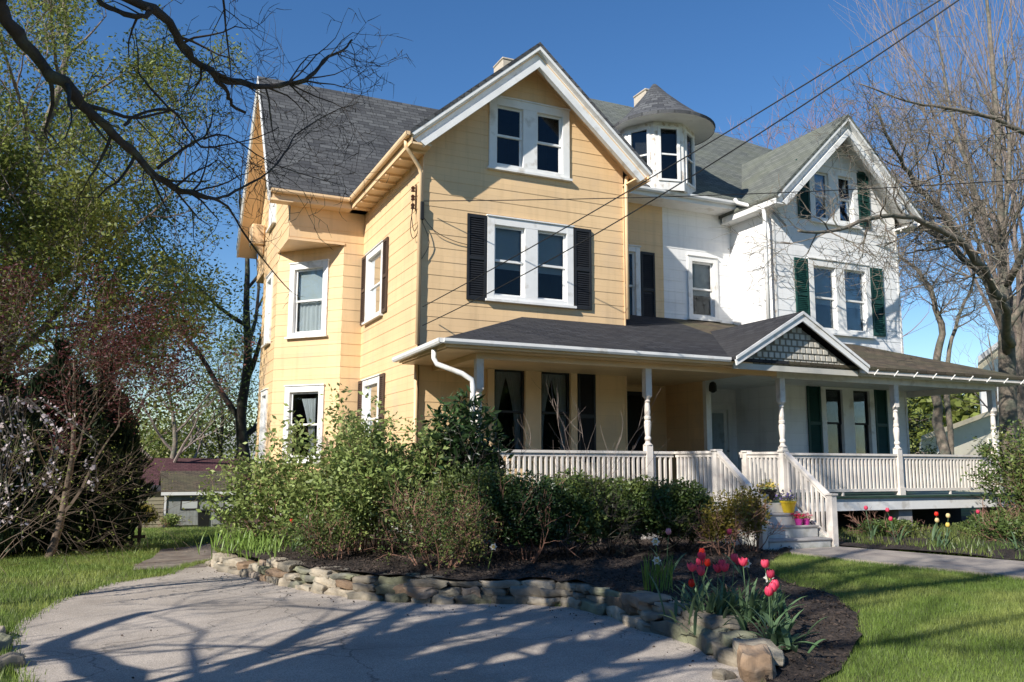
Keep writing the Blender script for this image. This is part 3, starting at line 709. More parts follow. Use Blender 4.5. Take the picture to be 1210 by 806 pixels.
    for xx in ((5.4, 7.1, 8.85, 11.0) if Y else (12.05, 15.2, 18.3)):
        q = MB(); q.box(xx-.2, xx+.2, 13.15, 13.55, .0, .70); q.build('porch_pier', 'found', house)
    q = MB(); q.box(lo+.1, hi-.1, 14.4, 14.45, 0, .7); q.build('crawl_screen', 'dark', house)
    # posts
    def post_mesh(xx, yy, zb=.99, ztop=3.40 if Y else 3.36):
        g = MB(); h = .065
        g.box(xx-h, xx+h, yy-h, yy+h, zb, 1.98); g.box(xx-h-.015, xx+h+.015, yy-h-.015, yy+h+.015, zb-.28 if False else zb, zb+.16)
        g.box(xx-h, xx+h, yy-h, yy+h, 2.88, ztop)
        g.lathe((xx, yy, 0), [(.085, 1.98), (.05, 2.02), (.045, 2.05), (.062, 2.08), (.062, 2.11), (.045, 2.14), (.055, 2.22), (.066, 2.34), (.066, 2.40), (.05, 2.44), (.062, 2.46), (.062, 2.50), (.05, 2.52), (.056, 2.60), (.048, 2.72), (.042, 2.76), (.058, 2.79), (.042, 2.82), (.085, 2.88)], 14)
        return g
    base = None
    for xx in ((5.42, 8.83) if Y else (12.05, 15.25, 18.4)):
        if base is None: base = post_mesh(xx, 13.3).build('porch_post', 'rail', house); bx_ = xx
        else: dupo(base, (xx-bx_, 0, 0))
    # railings
    def railing(p, r, zb=1.0, zt_=1.84, slope=0, bal=.105, mt_='rail'):
        p = Vector((p[0], p[1], 0)); r = Vector((r[0], r[1], 0)); L_ = (r-p).length; d_ = (r-p)/L_; sd = d_.cross(Vector((0,0,1)))
        g = MB(); dz = Vector((0,0,1))
        g.beam(p+dz*(zt_), r+dz*(zt_+slope), .10, .045); g.beam(p+dz*(zt_-.055), r+dz*(zt_-.055+slope), .045, .06); g.beam(p+dz*(zb+.10), r+dz*(zb+.10+slope), .05, .06)
        ro = g.build('railing', mt_, house)
        n_ = max(2, int(L_/bal)); first = None
        for k in range(n_):
            f_ = (k+.5)/n_; c_ = p+d_*(L_*f_); zo = slope*f_
            if first is None:
                g = MB(); hb = .021
                a_ = c_+dz*(zb+.12+zo); e_ = c_+dz*(zt_-.08+zo)
                g.beam(a_, e_, .042, .042, d_)
                first = g.build('baluster', mt_, ro); f0 = c_+dz*zo
            else: dupo(first, c_+dz*zo-f0, ro)
        return ro
    def newel(xx, yy, zb, zt_):
        g = MB(); h = .055; g.box(xx-h, xx+h, yy-h, yy+h, zb, zt_); g.box(xx-h-.02, xx+h+.02, yy-h-.02, yy+h+.02, zt_, zt_+.03); g.build('newel_post', 'rail', house)
    if Y:
        railing((5.49, 13.3), (8.76, 13.3)); railing((8.90, 13.3), (9.38, 13.3)); railing((5.42, 15.4), (5.42, 13.4), bal=.14)
        railing((9.42, 13.25), (9.42, 12.1)); newel(9.42, 12.05, .25, 1.86)
        railing((9.42, 11.98), (9.42, 10.98), 1.0, 1.84, slope=-.74); newel(9.42, 10.93, .2, 1.12)
        q = MB(); q.box(7.05, 7.13, 13.2, 13.28, .72, 1.06); q.build('rail_support', 'rail', house)
    else:
        railing((10.92, 13.0), (10.92, 12.1)); newel(10.92, 12.05, .25, 1.86); newel(10.92, 13.06, .99, 1.86)
        railing((10.92, 11.98), (10.92, 10.98), 1.0, 1.84, slope=-.74); newel(10.92, 10.93, .2, 1.12)
        railing((12.12, 13.3), (15.18, 13.3)); railing((15.32, 13.3), (18.33, 13.3)); railing((10.98, 13.3), (11.98, 13.3))
        q = MB()
        for xx in (13.6, 16.8): q.box(xx-.02, xx+.02, 13.28, 13.32, .99, 1.08)
        q.build('rail_support', 'rail', house)
    return X

yh = thing('house', (7.4, 15.5, 0), 'yellow three storey half of the double house with black shutters and a front gable', 'house')
wh = thing('house', (16.1, 15.5, 0.2), 'white three storey half of the double house with dark green shutters and wide porch', 'house')
half(yh, True); half(wh, False)

# turret dormer (centre of the double house)
q = MB(); R = 1.0; tc_ = (11.80, 17.22)
ang = [radians(144.5+45*k) for k in range(6)]
vt = [(tc_[0]+R*cos(a), tc_[1]+R*sin(a)) for a in ang]
tur = MB()
for k in range(5):
    a, c = Vector((*vt[k], 0)), Vector((*vt[k+1], 0)); d = (c-a).normalized(); L_ = (c-a).length; n = Vector((d.y, -d.x, 0))
    tur.lbox(a, d, n, 0, .10, 8.2, 9.93, -.05, .0); tur.lbox(a, d, n, L_-.10, L_, 8.2, 9.93, -.05, .0)
    tur.lbox(a, d, n, .10, L_-.10, 8.2, 8.42, -.05, 0); tur.lbox(a, d, n, .10, L_-.10, 9.80, 9.93, -.05, 0)
tur_o = tur.build('turret', 'peel', wh)
for k in range(5):
    a, c = Vector((*vt[k], 0)), Vector((*vt[k+1], 0)); d = (c-a).normalized(); L_ = (c-a).length; n = Vector((d.y, -d.x, 0))
    g = MB(); z0, z1 = 8.42, 9.80; zm = 9.08
    g.lbox(a, d, n, .10, .17, z0, z1, -.03, .03); g.lbox(a, d, n, L_-.17, L_-.10, z0, z1, -.03, .03); g.lbox(a, d, n, .17, L_-.17, z1-.06, z1, -.03, .028)
    g.lbox(a, d, n, .17, L_-.17, z0, z0+.05, -.03, .028); g.lbox(a, d, n, .17, L_-.17, zm, zm+.04, -.03, .01); g.build('window_frame', 'wtrim', tur_o)
    g = MB(); g.lbox(a, d, n, .15, L_-.15, z0, z1, -.02, -.015); g.build('pane', 'glass', tur_o)
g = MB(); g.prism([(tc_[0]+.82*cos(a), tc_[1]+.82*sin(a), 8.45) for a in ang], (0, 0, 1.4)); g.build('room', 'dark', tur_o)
tc_ = (11.85, 16.95)
g = MB(); n = 40; rr_ = 1.30
rings = [(rr_, 9.90, 0), (rr_+.02, 9.97, 0), (1.02, 10.21, .06), (.66, 10.60, .16), (.33, 10.98, .24), (.05, 11.34, .3)]
vs = [(tc_[0]+r*cos(2*pi*k/n), tc_[1]+oy+r*sin(2*pi*k/n), z) for r, z, oy in rings for k in range(n)]
g.add(vs, [(i*n+k, i*n+(k+1) % n, (i+1)*n+(k+1) % n, (i+1)*n+k) for i in range(len(rings)-1) for k in range(n)]); g.add(vs[-n:], [tuple(range(n))])
co = g.build('turret_roof', 'sh1', wh)
uvl = co.data.uv_layers[0]
for p in co.data.polygons:
    for li in p.loop_indices:
        v = co.data.vertices[co.data.loops[li].vertex_index].co+ORG[wh.name]; a = math.atan2(v.y-tc_[1]-.15, v.x-tc_[0]); uvl.data[li].uv = (a*1.1, v.z*1.35)
g = MB(); g.add([(tc_[0]+rr_*cos(2*pi*k/n), tc_[1]+rr_*sin(2*pi*k/n), 9.915) for k in range(n)], [tuple(range(n))]); g.build('turret_soffit', 'wtrim', wh)

# chimneys
for par, (a, c) in ((yh, (9.64, 10.3)), (wh, (14.75, 15.5))):
    g = MB(); g.box(a, c, 22.0, 22.7, 10.8, 13.75); g.box(a-.02, c+.02, 21.98, 22.72, 13.75, 13.82); g.build('chimney', 'brick', par, bevel=.02)

# porch gable over the steps (white half)
q = MB(); ga = 12.12; gl, gr = 10.42, 13.84; gy = 12.66; gzf, gza = 3.66, 4.66
for e in (gl, gr): roof_slab(q, [(e, gy, gzf), (ga, gy, gza), (ga, 15.6, gza), (e, 12.9, gzf)], .06)
q.build('porch_gable_roof', 'shp', wh)
q = MB()
for e in (gl, gr):
    d = Vector((ga-e, 0, gza-gzf)).normalized()
    q.prism([(e, gy, gzf-.06), (ga, gy, gza-.06), (ga, gy, gza-.20), (e+.02*(1 if e == gl else -1), gy, gzf-.17)], (0, .04, 0))
    q.prism([(e, gy-.03, gzf+.0), (ga, gy-.03, gza+.0), (ga, gy-.03, gza-.06), (e, gy-.03, gzf-.06)], (0, .028, 0))
q.build('porch_gable_rake', 'wtrim', wh)
q = MB(); q.poly([(gl+.15, 12.90, 3.56), (gr-.15, 12.90, 3.56), (ga, 12.90, 4.44)]); pg = q.build('porch_gable_face', 'latd', wh)
q = MB(); q.box(gl+.1, gr-.1, 12.86, 12.90, 3.45, 3.56)
sl_ = (gza-gzf)/(ga-gl)
zz = 3.585; row = 0
while zz < 4.4:
    xx = gl+.1+(.0 if row % 2 else .075)
    while xx < gr-.1:
        lim = 3.56+ (min(xx-gl, gr-(xx+.11)))*sl_-.16
        if zz+.1 < lim+.05: q.box(xx, xx+.105, 12.872, 12.898, zz, zz+.10)
        xx += .15
    zz += .135; row += 1
q.build('lattice', 'latt', wh)
# ---- stairs
st = thing('steps', (10.15, 11.5, .2), 'painted wooden porch steps with flower pots beside the right handrail', 'steps')
for k in range(4):
    yf = 11.72-.28*k; zt_ = .99-.19*(k+1)+0
    g = MB(); g.box(9.52, 10.82, yf+.02, yf+.05, zt_-0, zt_+.15) ; g.build('riser', 'deckw', st)
    g = MB(); g.box(9.50, 10.84, yf-.28, yf+.02, zt_-.035, zt_); g.build('tread', 'found', st, bevel=.008)
g = MB(); g.box(9.52, 10.82, 10.87, 10.9, .20, .195+.0); g = MB(); g.box(9.4, 11.0, 10.62, 10.60+.3, .12, .235); g.build('riser', 'deckw', st)
for xx in (9.47, 10.87): g = MB(); g.prism([(xx, 12.0, .95), (xx, 12.0, .2), (xx, 10.86, .2), (xx, 10.86, .3)], (.03, 0, 0)); g.build('stringer', 'deckw', st)
g = MB(); g.box(9.37, 11.0, 11.98, 12.0, .72, .95); g.box(9.37, 9.40, 12.0, 13.04, .72, .95); g.box(10.96, 10.99, 12.0, 13.04, .72, .95); g.build('landing_fascia', 'deckw', st)

# exec-later sections are appended below

# ------------------------------------------------------------ stone wall
rs = random.Random(11)
def stone_mb(c, ang, L_, D_, H_, rr, rnd=.20):
    g = MB(); bm = bmesh.new(); bmesh.ops.create_cube(bm, size=1); bmesh.ops.subdivide_edges(bm, edges=bm.edges, cuts=3, use_grid_fill=True)
    ph = [rr.uniform(0, 9) for _ in range(6)]; sk = rr.uniform(-.25, .25); sk2 = rr.uniform(-.3, .3)
    for v in bm.verts:
        p = v.co.copy(); q_ = p.normalized()*.60; p = p*(1-rnd)+q_*rnd
        p.x += .06*sin(p.y*7+ph[0])+.04*sin(p.z*9+ph[1])+sk*p.z; p.y += .06*sin(p.x*6+ph[2]); p.z += .11*sin(p.x*7+ph[3])+.08*sin(p.y*8+ph[4])+sk2*p.x*.5
        v.co = p
    ca, sa = cos(ang), sin(ang)
    vs = [(c[0]+v.co.x*L_*ca-v.co.y*D_*sa, c[1]+v.co.x*L_*sa+v.co.y*D_*ca, c[2]+v.co.z*H_) for v in bm.verts]
    g.add(vs, [tuple(v.index for v in f.verts) for f in bm.faces]); bm.free(); return g
wt = thing('stone_wall', (3.2, 9.8, 0), 'low dry laid fieldstone retaining wall curving between the driveway and the flower bed', 'stone wall')
def walk_line(P, step):
    d = [0]
    for a, b_ in zip(P, P[1:]): d.append(d[-1]+hypot(b_[0]-a[0], b_[1]-a[1]))
    def at(s_):
        s_ = max(0, min(d[-1]-1e-6, s_))
        for i in range(len(P)-1):
            if s_ <= d[i+1]: break
        t = (s_-d[i])/(d[i+1]-d[i]); a, b_ = P[i], P[i+1]
        return a[0]+(b_[0]-a[0])*t, a[1]+(b_[1]-a[1])*t, math.atan2(b_[1]-a[1], b_[0]-a[0])
    return at, d[-1]
at, LT = walk_line(WALL, .1)
ns = 0
for course, (zc, hh) in enumerate(((.045, .125), (.14, .11), (.225, .10))):
    s_ = .1
    while s_ < LT-.15:
        x, y, a = at(s_); near = s_/LT
        L_ = rs.uniform(.2, .50) if near < .72 else rs.uniform(.34, .62)
        if near > .90 and course >= 2: s_ += 1; continue
        H_ = hh*rs.uniform(.8, 1.25)*(1.2 if near > .72 else 1); L_ *= 1; D_ = rs.uniform(.28, .4)
        x, y, a = at(s_+L_/2); off = .045*course+.04; nx_, ny_ = -sin(a), cos(a)
        if near < .2 and course >= 2: s_ += L_; continue
        if ns < 100:
            stone_mb((x-nx_*-off+rs.uniform(-.02, .02), y-ny_*-off, zc+gz(x, y)+rs.uniform(-.012, .012)), a+rs.uniform(-.2, .2), L_*.99, D_, H_*rs.uniform(.75, 1.1), rs, .24).build('stone', rs.choice(['stone', 'stone', 'stone', 'stone', 'stoneb', 'stoneg']), wt, smooth=False, bevel=.008, uv=False); ns += 1
        s_ += L_*1.0
# end stones and loose stones
for i, (x, y, L_, D_, H_, a, mt_, lab) in enumerate([
    (4.52, 5.38, .32, .25, .25, .9, 'stoneb', 'upright tan boulder at the near end of the stone wall'),
    (-.76, 8.05, .24, .18, .11, .3, 'stone', 'flat grey stone on the left driveway edge, nearest of the edging stones'),
    (-.93, 8.75, .26, .2, .14, 1.2, 'stoneg', 'mossy stone on the left driveway edge behind the flat grey one'),
    (-1.02, 9.35, .3, .2, .13, 1.5, 'stone', 'stone on the left driveway edge farthest from the camera'),
    (4.3, 5.5, .16, .13, .08, .2, 'stone', 'small broken stone lying at the foot of the tan boulder')]):
    o = stone_mb((x, y, gz(x, y)+H_*.38), a, L_, D_, H_, rs, .55).build('rock', mt_, None, origin=(x, y, gz(x, y)), bevel=.008, uv=False); tag(o, lab, 'stone')

# ------------------------------------------------------------ leaves, branches
NR = np.random.default_rng(7)
def leaves_mesh(name, P, size, material, parent=None, origin=None, aspect=.5, up=.35, var=.35, rng=NR, dirs=None, curl=.18):
    P = np.asarray(P, float); n = len(P)
    if n == 0: return None
    if dirs is None:
        d = rng.normal(size=(n, 3)); d[:, 2] = d[:, 2]*.6+up
    else: d = np.asarray(dirs, float)+rng.normal(size=(n, 3))*.25
    d /= np.linalg.norm(d, axis=1)[:, None]
    r = rng.normal(size=(n, 3)); sd = np.cross(d, r); sd /= np.linalg.norm(sd, axis=1)[:, None]+1e-9
    nn = np.cross(sd, d)
    s = size*(1+var*rng.uniform(-1, 1, n))[:, None]
    a = P; b_ = P+d*s*.5+sd*s*aspect*.5+nn*s*curl*.3; c = P+d*s; e = P+d*s*.5-sd*s*aspect*.5+nn*s*curl*.3
    V = np.stack([a, b_, c, e], 1).reshape(-1, 3)
    og = np.array(ORG[parent.name]) if parent is not None else (np.array(origin) if origin is not None else np.zeros(3))
    V = V-og
    me = bpy.data.meshes.new(name); me.vertices.add(4*n); me.vertices.foreach_set('co', V.ravel()); me.loops.add(6*n); me.polygons.add(2*n)
    i = np.arange(n)*4
    li = np.stack([i, i+1, i+2, i, i+2, i+3], 1).ravel()
    me.loops.foreach_set('vertex_index', li.astype(np.int32)); me.polygons.foreach_set('loop_start', (np.arange(2*n)*3).astype(np.int32)); me.polygons.foreach_set('loop_total', np.full(2*n, 3, np.int32))
    me.update(calc_edges=True); me.materials.append(MT[material])
    o = bpy.data.objects.new(name, me); COL.objects.link(o)
    if parent is not None: o.parent = parent; ORG[o.name] = ORG[parent.name]
    else: o.location = Vector(og); ORG[o.name] = Vector(og)
    return o

def grow(W, tips, p, d, L_, r, lev, rr, c):
    """recursive bare branch; c: dict(ratio, kids, bend, up, seg, sides)"""
    n = max(2, min(7, int(L_/c.get('seg', .35))+1)); pts = [Vector(p)]; rad = [r]; d = Vector(d).normalized(); q_ = Vector(p)
    for i in range(n):
        d = (d+Vector((rr.gauss(0, 1), rr.gauss(0, 1), rr.gauss(0, 1)))*c['bend']+Vector((0, 0, 1))*c['up']).normalized()
        q_ = q_+d*(L_/n); pts.append(q_.copy()); rad.append(r*(1-.62*(i+1)/n))
    W.tube(pts, rad, 6 if r > .05 else (4 if r > .015 else 3), cap=False)
    if lev <= 0:
        tips.append((pts[-1], d)); tips.append((pts[len(pts)//2], d)); return
    k = c['kids'] if isinstance(c['kids'], int) else c['kids'][min(lev, len(c['kids'])-1)]
    for j in range(k):
        f = rr.uniform(.25, 1) if j else 1; i = min(n-1, int(f*n)); t = f*n-i; b_ = pts[i].lerp(pts[min(n, i+1)], t)
        dd = (pts[min(n, i+1)]-pts[i]).normalized(); ax = dd.orthogonal().normalized(); ax.rotate(Matrix.Rotation(rr.uniform(0, 2*pi), 3, dd))
        an = radians(rr.uniform(*c.get('ang', (22, 55)))); nd = dd*cos(an)+ax*sin(an)
        rl = rad[i]*rr.uniform(.5, .75)
        grow(W, tips, b_, nd, L_*rr.uniform(*c['ratio']), max(rl, c.get('rmin', .003)), lev-1, rr, c)

def smooth_path(P, k=4):
    P = [Vector(p) for p in P]; out = []
    for i in range(len(P)-1):
        a, b_, c, e = P[max(0, i-1)], P[i], P[i+1], P[min(len(P)-1, i+2)]
        for j in range(k):
            t = j/k; out.append(.5*((2*b_)+(c-a)*t+(2*a-5*b_+4*c-e)*t*t+(3*b_-a-3*c+e)*t**3))
    out.append(P[-1]); return out
def limb(W, tips, P, r0, r1, rr, c, kids=6, lev=2, L0=1.2, spread=(.3, 1), knobby=.06, side=None):
    pts = smooth_path(P, 3); n = len(pts); rad = [(r0+(r1-r0)*(i/(n-1))**.8)*(1+rr.uniform(-knobby, knobby)) for i in range(n)]
    pts = [p+Vector((rr.gauss(0, 1), rr.gauss(0, 1), rr.gauss(0, 1)))*rad[i]*.35 for i, p in enumerate(pts)]
    W.tube(pts, rad, 9 if r0 > .06 else 6)
    for j in range(kids):
        f = rr.uniform(*spread); i = min(n-2, int(f*(n-1))); dd = (pts[i+1]-pts[i]).normalized(); ax = dd.orthogonal().normalized(); ax.rotate(Matrix.Rotation(rr.uniform(0, 2*pi), 3, dd))
        an = radians(rr.uniform(30, 75)); nd = dd*cos(an)+ax*sin(an)
        grow(W, tips, pts[i], nd, L0*rr.uniform(.5, 1.1)*(1-.4*f), min(rad[i]*.5, .035 if L0 < 2 else .06), lev, rr, c)

def tree(label, x, y, H, r, seed, spreadr=.45, lev=4, kids=(2, 3, 3, 3, 3), up=.10, bend=.10, leaf=None, lsize=.12, perleaf=6, bark='bark', twigs='twigg', cat='tree', group=None, ang=(22, 50), first=.3, lj=.25, ratio=(.55, .8), lean=(0, 0), name='tree', nl=6, seg=.6, aspect=.5, rmin=.006, z=None):
    z0 = (gz(x, y) if z is None else z)-.1; rr = random.Random(seed)
    t = thing(name, (x, y, z0), label, cat, group)
    W = MB(); T = MB(); tips = []; c = dict(ratio=ratio, kids=kids, bend=bend, up=up, seg=seg, ang=ang, rmin=rmin)
    P = [Vector((x, y, z0))]; n = 6
    for i in range(n): P.append(P[-1]+Vector((rr.gauss(0, .045)*H/n*2+lean[0]*H/n, rr.gauss(0, .045)*H/n*2+lean[1]*H/n, H*.85/n)))
    pts = smooth_path(P, 3); m_ = len(pts); rad = [r*(1.25 if i == 0 else 1)*(1-.85*i/(m_-1)) for i in range(m_)]
    W.tube(pts, rad, 9); W.build('trunk', bark, t, smooth=True, uv=False)
    for j in range(nl):
        f = first+(1-first)*(j+rr.random()*.6)/nl; i = min(m_-2, int(f*(m_-1))); a = j*2.4+rr.uniform(-.5, .5)
        e = radians(rr.uniform(20, 60)); d = Vector((cos(a)*cos(e), sin(a)*cos(e), sin(e)))
        grow(T, tips, pts[i], d, H*spreadr*(1.15-.7*f)*rr.uniform(.8, 1.1), rad[i]*.6, lev, rr, c)
    T.build('crown', twigs, t, uv=False)
    if leaf:
        Pn = [] 
        for p, d in tips:
            for _ in range(perleaf): Pn.append((p.x+rr.gauss(0, lj), p.y+rr.gauss(0, lj), p.z+rr.gauss(0, lj)))
        leaves_mesh('foliage', Pn, lsize, leaf, t, aspect=aspect)
    return t, tips

def shrub(label, x, y, R_, H, seed, leaf='lf_bright', stem='twigr', nst=10, lsize=.08, nleaf=2500, lev=2, z=None, low=.2, cat='shrub', group=None, aspect=.5, lj=.07, ry=None, name='shrub', up=.35, stem_r=.012, bend=.12, flower=None, nfl=0):
    """stems from a clump and leaves around their tips inside an uneven crown"""
    rr = random.Random(seed); z = bedz(x, y) if z is None else z; t = thing(name, (x, y, z), label, cat, group)
    W = MB(); tips = []; ry = ry or R_
    c = dict(ratio=(.45, .8), kids=3, bend=bend, up=.06, seg=.2, ang=(20, 55), rmin=.0035)
    for k in range(nst):
        a = rr.uniform(0, 2*pi); q_ = sqrt(rr.random()); e = Vector((cos(a)*q_*R_, sin(a)*q_*ry, H*rr.uniform(.62, 1.0)*(1-.25*q_)))
        b_ = Vector((x+cos(a)*q_*R_*.35, y+sin(a)*q_*ry*.35, z-.03))
        grow(W, tips, b_, e-Vector((cos(a)*q_*R_*.35, sin(a)*q_*ry*.35, 0)), e.length*.62, stem_r*rr.uniform(.7, 1.2), lev, rr, c)
    W.build('stems', stem, t, uv=False)
    tp = [(p, d) for p, d in tips if p.z > z+low*H]
    cl = [rr.choice(tp)[0] for _ in range(max(6, nleaf//30))]
    Pn = []; D = []
    B_ = Vector((x, y, z))
    for k in range(nleaf):
        p = rr.choice(tp)[0] if k % 3 else rr.choice(cl)
        if k % 2: u_ = 1-.62*rr.random()**1.3; p = Vector((x+(p.x-x)*(.55+.45*u_)*1.02, y+(p.y-y)*(.55+.45*u_)*1.02, z+(p.z-z)*u_))
        v = Vector((rr.gauss(0, lj), rr.gauss(0, lj), rr.gauss(0, lj))); Pn.append(p+v)
    leaves_mesh('foliage', [tuple(p) for p in Pn], lsize, leaf, t, aspect=aspect, up=up)
    if flower: leaves_mesh('blossoms', [tuple(p) for p in rr.choices(Pn, k=nfl)], lsize*.6, flower, t, aspect=.9)
    return t

def mound(label, x, y, Rx, Ry, H, seed, leaf='lf_hedge', lsize=.06, nleaf=7000, z=None, stem='twigr', aspect=.5, cat='shrub', group=None, base=.25, name='shrub', shell=.35, lumps=9):
    """dense clipped-then-overgrown bush: lobed crown volume packed with leaves on branching stems"""
    rr = np.random.default_rng(seed); r2 = random.Random(seed); z = bedz(x, y) if z is None else z; t = thing(name, (x, y, z), label, cat, group)
    W = MB(); tips = []; c = dict(ratio=(.5, .8), kids=3, bend=.15, up=.05, seg=.15, ang=(20, 50), rmin=.004)
    for k in range(8):
        a = r2.uniform(0, 2*pi); d = Vector((cos(a)*Rx*.8, sin(a)*Ry*.8, H*r2.uniform(.5, .9)))
        grow(W, tips, Vector((x+cos(a)*.08, y+sin(a)*.08, z-.03)), d, d.length*.55, .014, 3, r2, c)
    W.build('stems', stem, t, uv=False)
    L_ = [(0, 0, .62, 1)]+[(r2.uniform(-.6, .6), r2.uniform(-.5, .5), r2.uniform(.35, .78), r2.uniform(.38, .58)) for _ in range(lumps)]
    P = []
    for lx, ly, lz, lr in L_:
        w_ = lr*lr; n = int(nleaf*w_/sum(q_[3]**2 for q_ in L_))
        u = rr.normal(size=(n, 3)); u /= np.linalg.norm(u, axis=1)[:, None]; rad = 1-np.abs(rr.normal(0, shell, n)); rad = np.clip(rad, .1, 1.12)
        q_ = u*rad[:, None]; X_ = x+(lx*(1-lr*.5)+q_[:, 0]*lr*(.75 if lr == 1 else 1))*Rx; Y_ = y+(ly*(1-lr*.5)+q_[:, 1]*lr*(.75 if lr == 1 else 1))*Ry; Z_ = z+(lz+q_[:, 2]*lr*(.42 if lr == 1 else .5))*H
        P.append(np.stack([X_, Y_, Z_], 1))
    P = np.concatenate(P); P = P[P[:, 2] > z+base*H*(.4+.6*rr.random(len(P)))]
    leaves_mesh('foliage', P, lsize, leaf, t, aspect=aspect, up=.45, rng=rr)
    return t

def blades(name, pts, h, w_, material, parent=None, origin=(0, 0, 0), lean=.35, seed=1, label=None):
    rr = np.random.default_rng(seed); P = np.asarray(pts, float); n = len(P); a = rr.uniform(0, 2*pi, n); hh = h*(.5+rr.random(n))
    dx = np.cos(a)*w_; dy = np.sin(a)*w_; lx = rr.normal(0, lean, n)*hh; ly = rr.normal(0, lean, n)*hh
    A = P+np.stack([dx, dy, 0*dx-.01], 1); B = P-np.stack([dx, dy, 0*dx+.01], 1); C_ = P+np.stack([lx, ly, hh], 1)
    og = np.array(ORG[parent.name]) if parent is not None else np.array(origin, float)
    V = np.stack([A, B, C_], 1).reshape(-1, 3)-og
    me = bpy.data.meshes.new(name); me.vertices.add(3*n); me.vertices.foreach_set('co', V.ravel()); me.loops.add(3*n); me.polygons.add(n)
    me.loops.foreach_set('vertex_index', np.arange(3*n, dtype=np.int32)); me.polygons.foreach_set('loop_start', (np.arange(n)*3).astype(np.int32)); me.polygons.foreach_set('loop_total', np.full(n, 3, np.int32))
    me.update(calc_edges=True); me.materials.append(MT[material]); o = bpy.data.objects.new(name, me); COL.objects.link(o)
    if parent is not None: o.parent = parent
    o.location = (0, 0, 0) if parent is not None else Vector(origin); ORG[o.name] = Vector(og); return o

# ------------------------------------------------------------ big tree off the left edge whose limbs reach into view
rr = random.Random(21); CT = dict(ratio=(.5, .8), kids=(2, 2, 2, 2), bend=.19, up=.0, seg=.12, ang=(25, 70), rmin=.0028)
t1 = thing('tree', (-6.6, 1.9, 0), 'big bare tree whose dark crooked limbs hang across the upper left sky', 'tree')
W = MB(); tr_pts = smooth_path([(-6.6, 1.9, -.2), (-6.65, 1.9, 1.5), (-6.5, 2.0, 3), (-6.4, 1.9, 5), (-6.7, 1.7, 8), (-6.5, 1.9, 11), (-6.9, 1.7, 14)])
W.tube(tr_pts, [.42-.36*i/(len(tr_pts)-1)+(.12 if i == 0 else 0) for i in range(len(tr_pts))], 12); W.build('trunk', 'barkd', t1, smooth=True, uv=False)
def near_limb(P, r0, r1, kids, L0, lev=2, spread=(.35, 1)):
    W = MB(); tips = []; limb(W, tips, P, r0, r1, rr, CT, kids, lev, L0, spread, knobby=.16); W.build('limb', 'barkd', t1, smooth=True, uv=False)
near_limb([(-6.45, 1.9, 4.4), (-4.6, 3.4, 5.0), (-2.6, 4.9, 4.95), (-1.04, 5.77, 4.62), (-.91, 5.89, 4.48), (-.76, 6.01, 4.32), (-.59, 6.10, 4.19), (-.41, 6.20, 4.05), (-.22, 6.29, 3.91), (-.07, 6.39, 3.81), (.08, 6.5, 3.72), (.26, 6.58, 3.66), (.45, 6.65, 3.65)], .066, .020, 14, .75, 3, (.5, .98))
near_limb([(.43, 6.65, 3.65), (.56, 6.75, 3.7), (.72, 6.91, 3.85), (.95, 7.03, 4.06), (1.12, 7.17, 4.35), (1.21, 7.35, 4.55), (1.51, 7.43, 4.83), (1.77, 7.54, 5.01)], .014, .004, 12, .6, 3)
near_limb([(.43, 6.67, 3.66), (.62, 6.97, 3.69), (.83, 7.16, 3.47), (1.11, 7.32, 3.21), (1.26, 7.52, 3.14)], .013, .003, 4, .35, 1)
near_limb([(-6.5, 1.9, 6.4), (-4.0, 3.0, 6.6), (-1.5, 4.7, 5.5), (-.33, 5.44, 4.67), (-.2, 5.55, 4.57), (-.04, 5.62, 4.56), (.08, 5.72, 4.54), (.17, 5.84, 4.46), (.31, 5.94, 4.38), (.44, 6.03, 4.35)], .046, .022, 7, .6, 3, (.6, 1))
near_limb([(.42, 6.02, 4.35), (.68, 6.07, 4.36), (.93, 6.09, 4.43), (1.1, 6.14, 4.54), (1.2, 6.22, 4.73), (1.36, 6.27, 4.88), (1.45, 6.35, 5.03)], .024, .007, 14, .6, 3, (.2, 1))
near_limb([(.40, 6.04, 4.37), (.51, 6.19, 4.32), (.55, 6.26, 4.27), (.65, 6.29, 4.23)], .022, .010, 0, .3, 1)
near_limb([(-.04, 5.56, 4.53), (-.06, 5.55, 4.46), (-.17, 5.57, 4.46), (-.28, 5.59, 4.49), (-.36, 5.59, 4.54)], .022, .015, 3, .3, 1)
near_limb([(-.15, 6.24, 3.97), (-.09, 6.34, 4.1), (.14, 6.37, 4.19), (.26, 6.47, 4.11), (.38, 6.57, 4.02), (.53, 6.64, 4.08), (.77, 6.65, 4.18), (.96, 6.69, 4.32)], .013, .004, 14, .6, 3)
near_limb([(.08, 6.5, 3.78), (.2, 6.62, 3.95), (.38, 6.7, 4.13), (.45, 6.84, 4.3), (.47, 6.99, 4.5)], .016, .004, 5, .45, 2)
near_limb([(.14, 6.37, 4.19), (-.02, 6.30, 4.32), (-.09, 6.39, 4.45), (-.11, 6.46, 4.65), (-.14, 6.56, 4.85)], .010, .003, 4, .3, 1)
near_limb([(.40, 6.75, 4.15), (.61, 7.13, 4.35), (1.02, 7.27, 4.21), (1.62, 7.31, 4.12)], .009, .003, 12, .6, 3)
near_limb([(.2, 5.4, 5.6), (.4, 5.84, 4.97), (.49, 6.18, 4.7), (.57, 6.49, 4.5)], .011, .004, 12, .6, 3, (.3, 1))
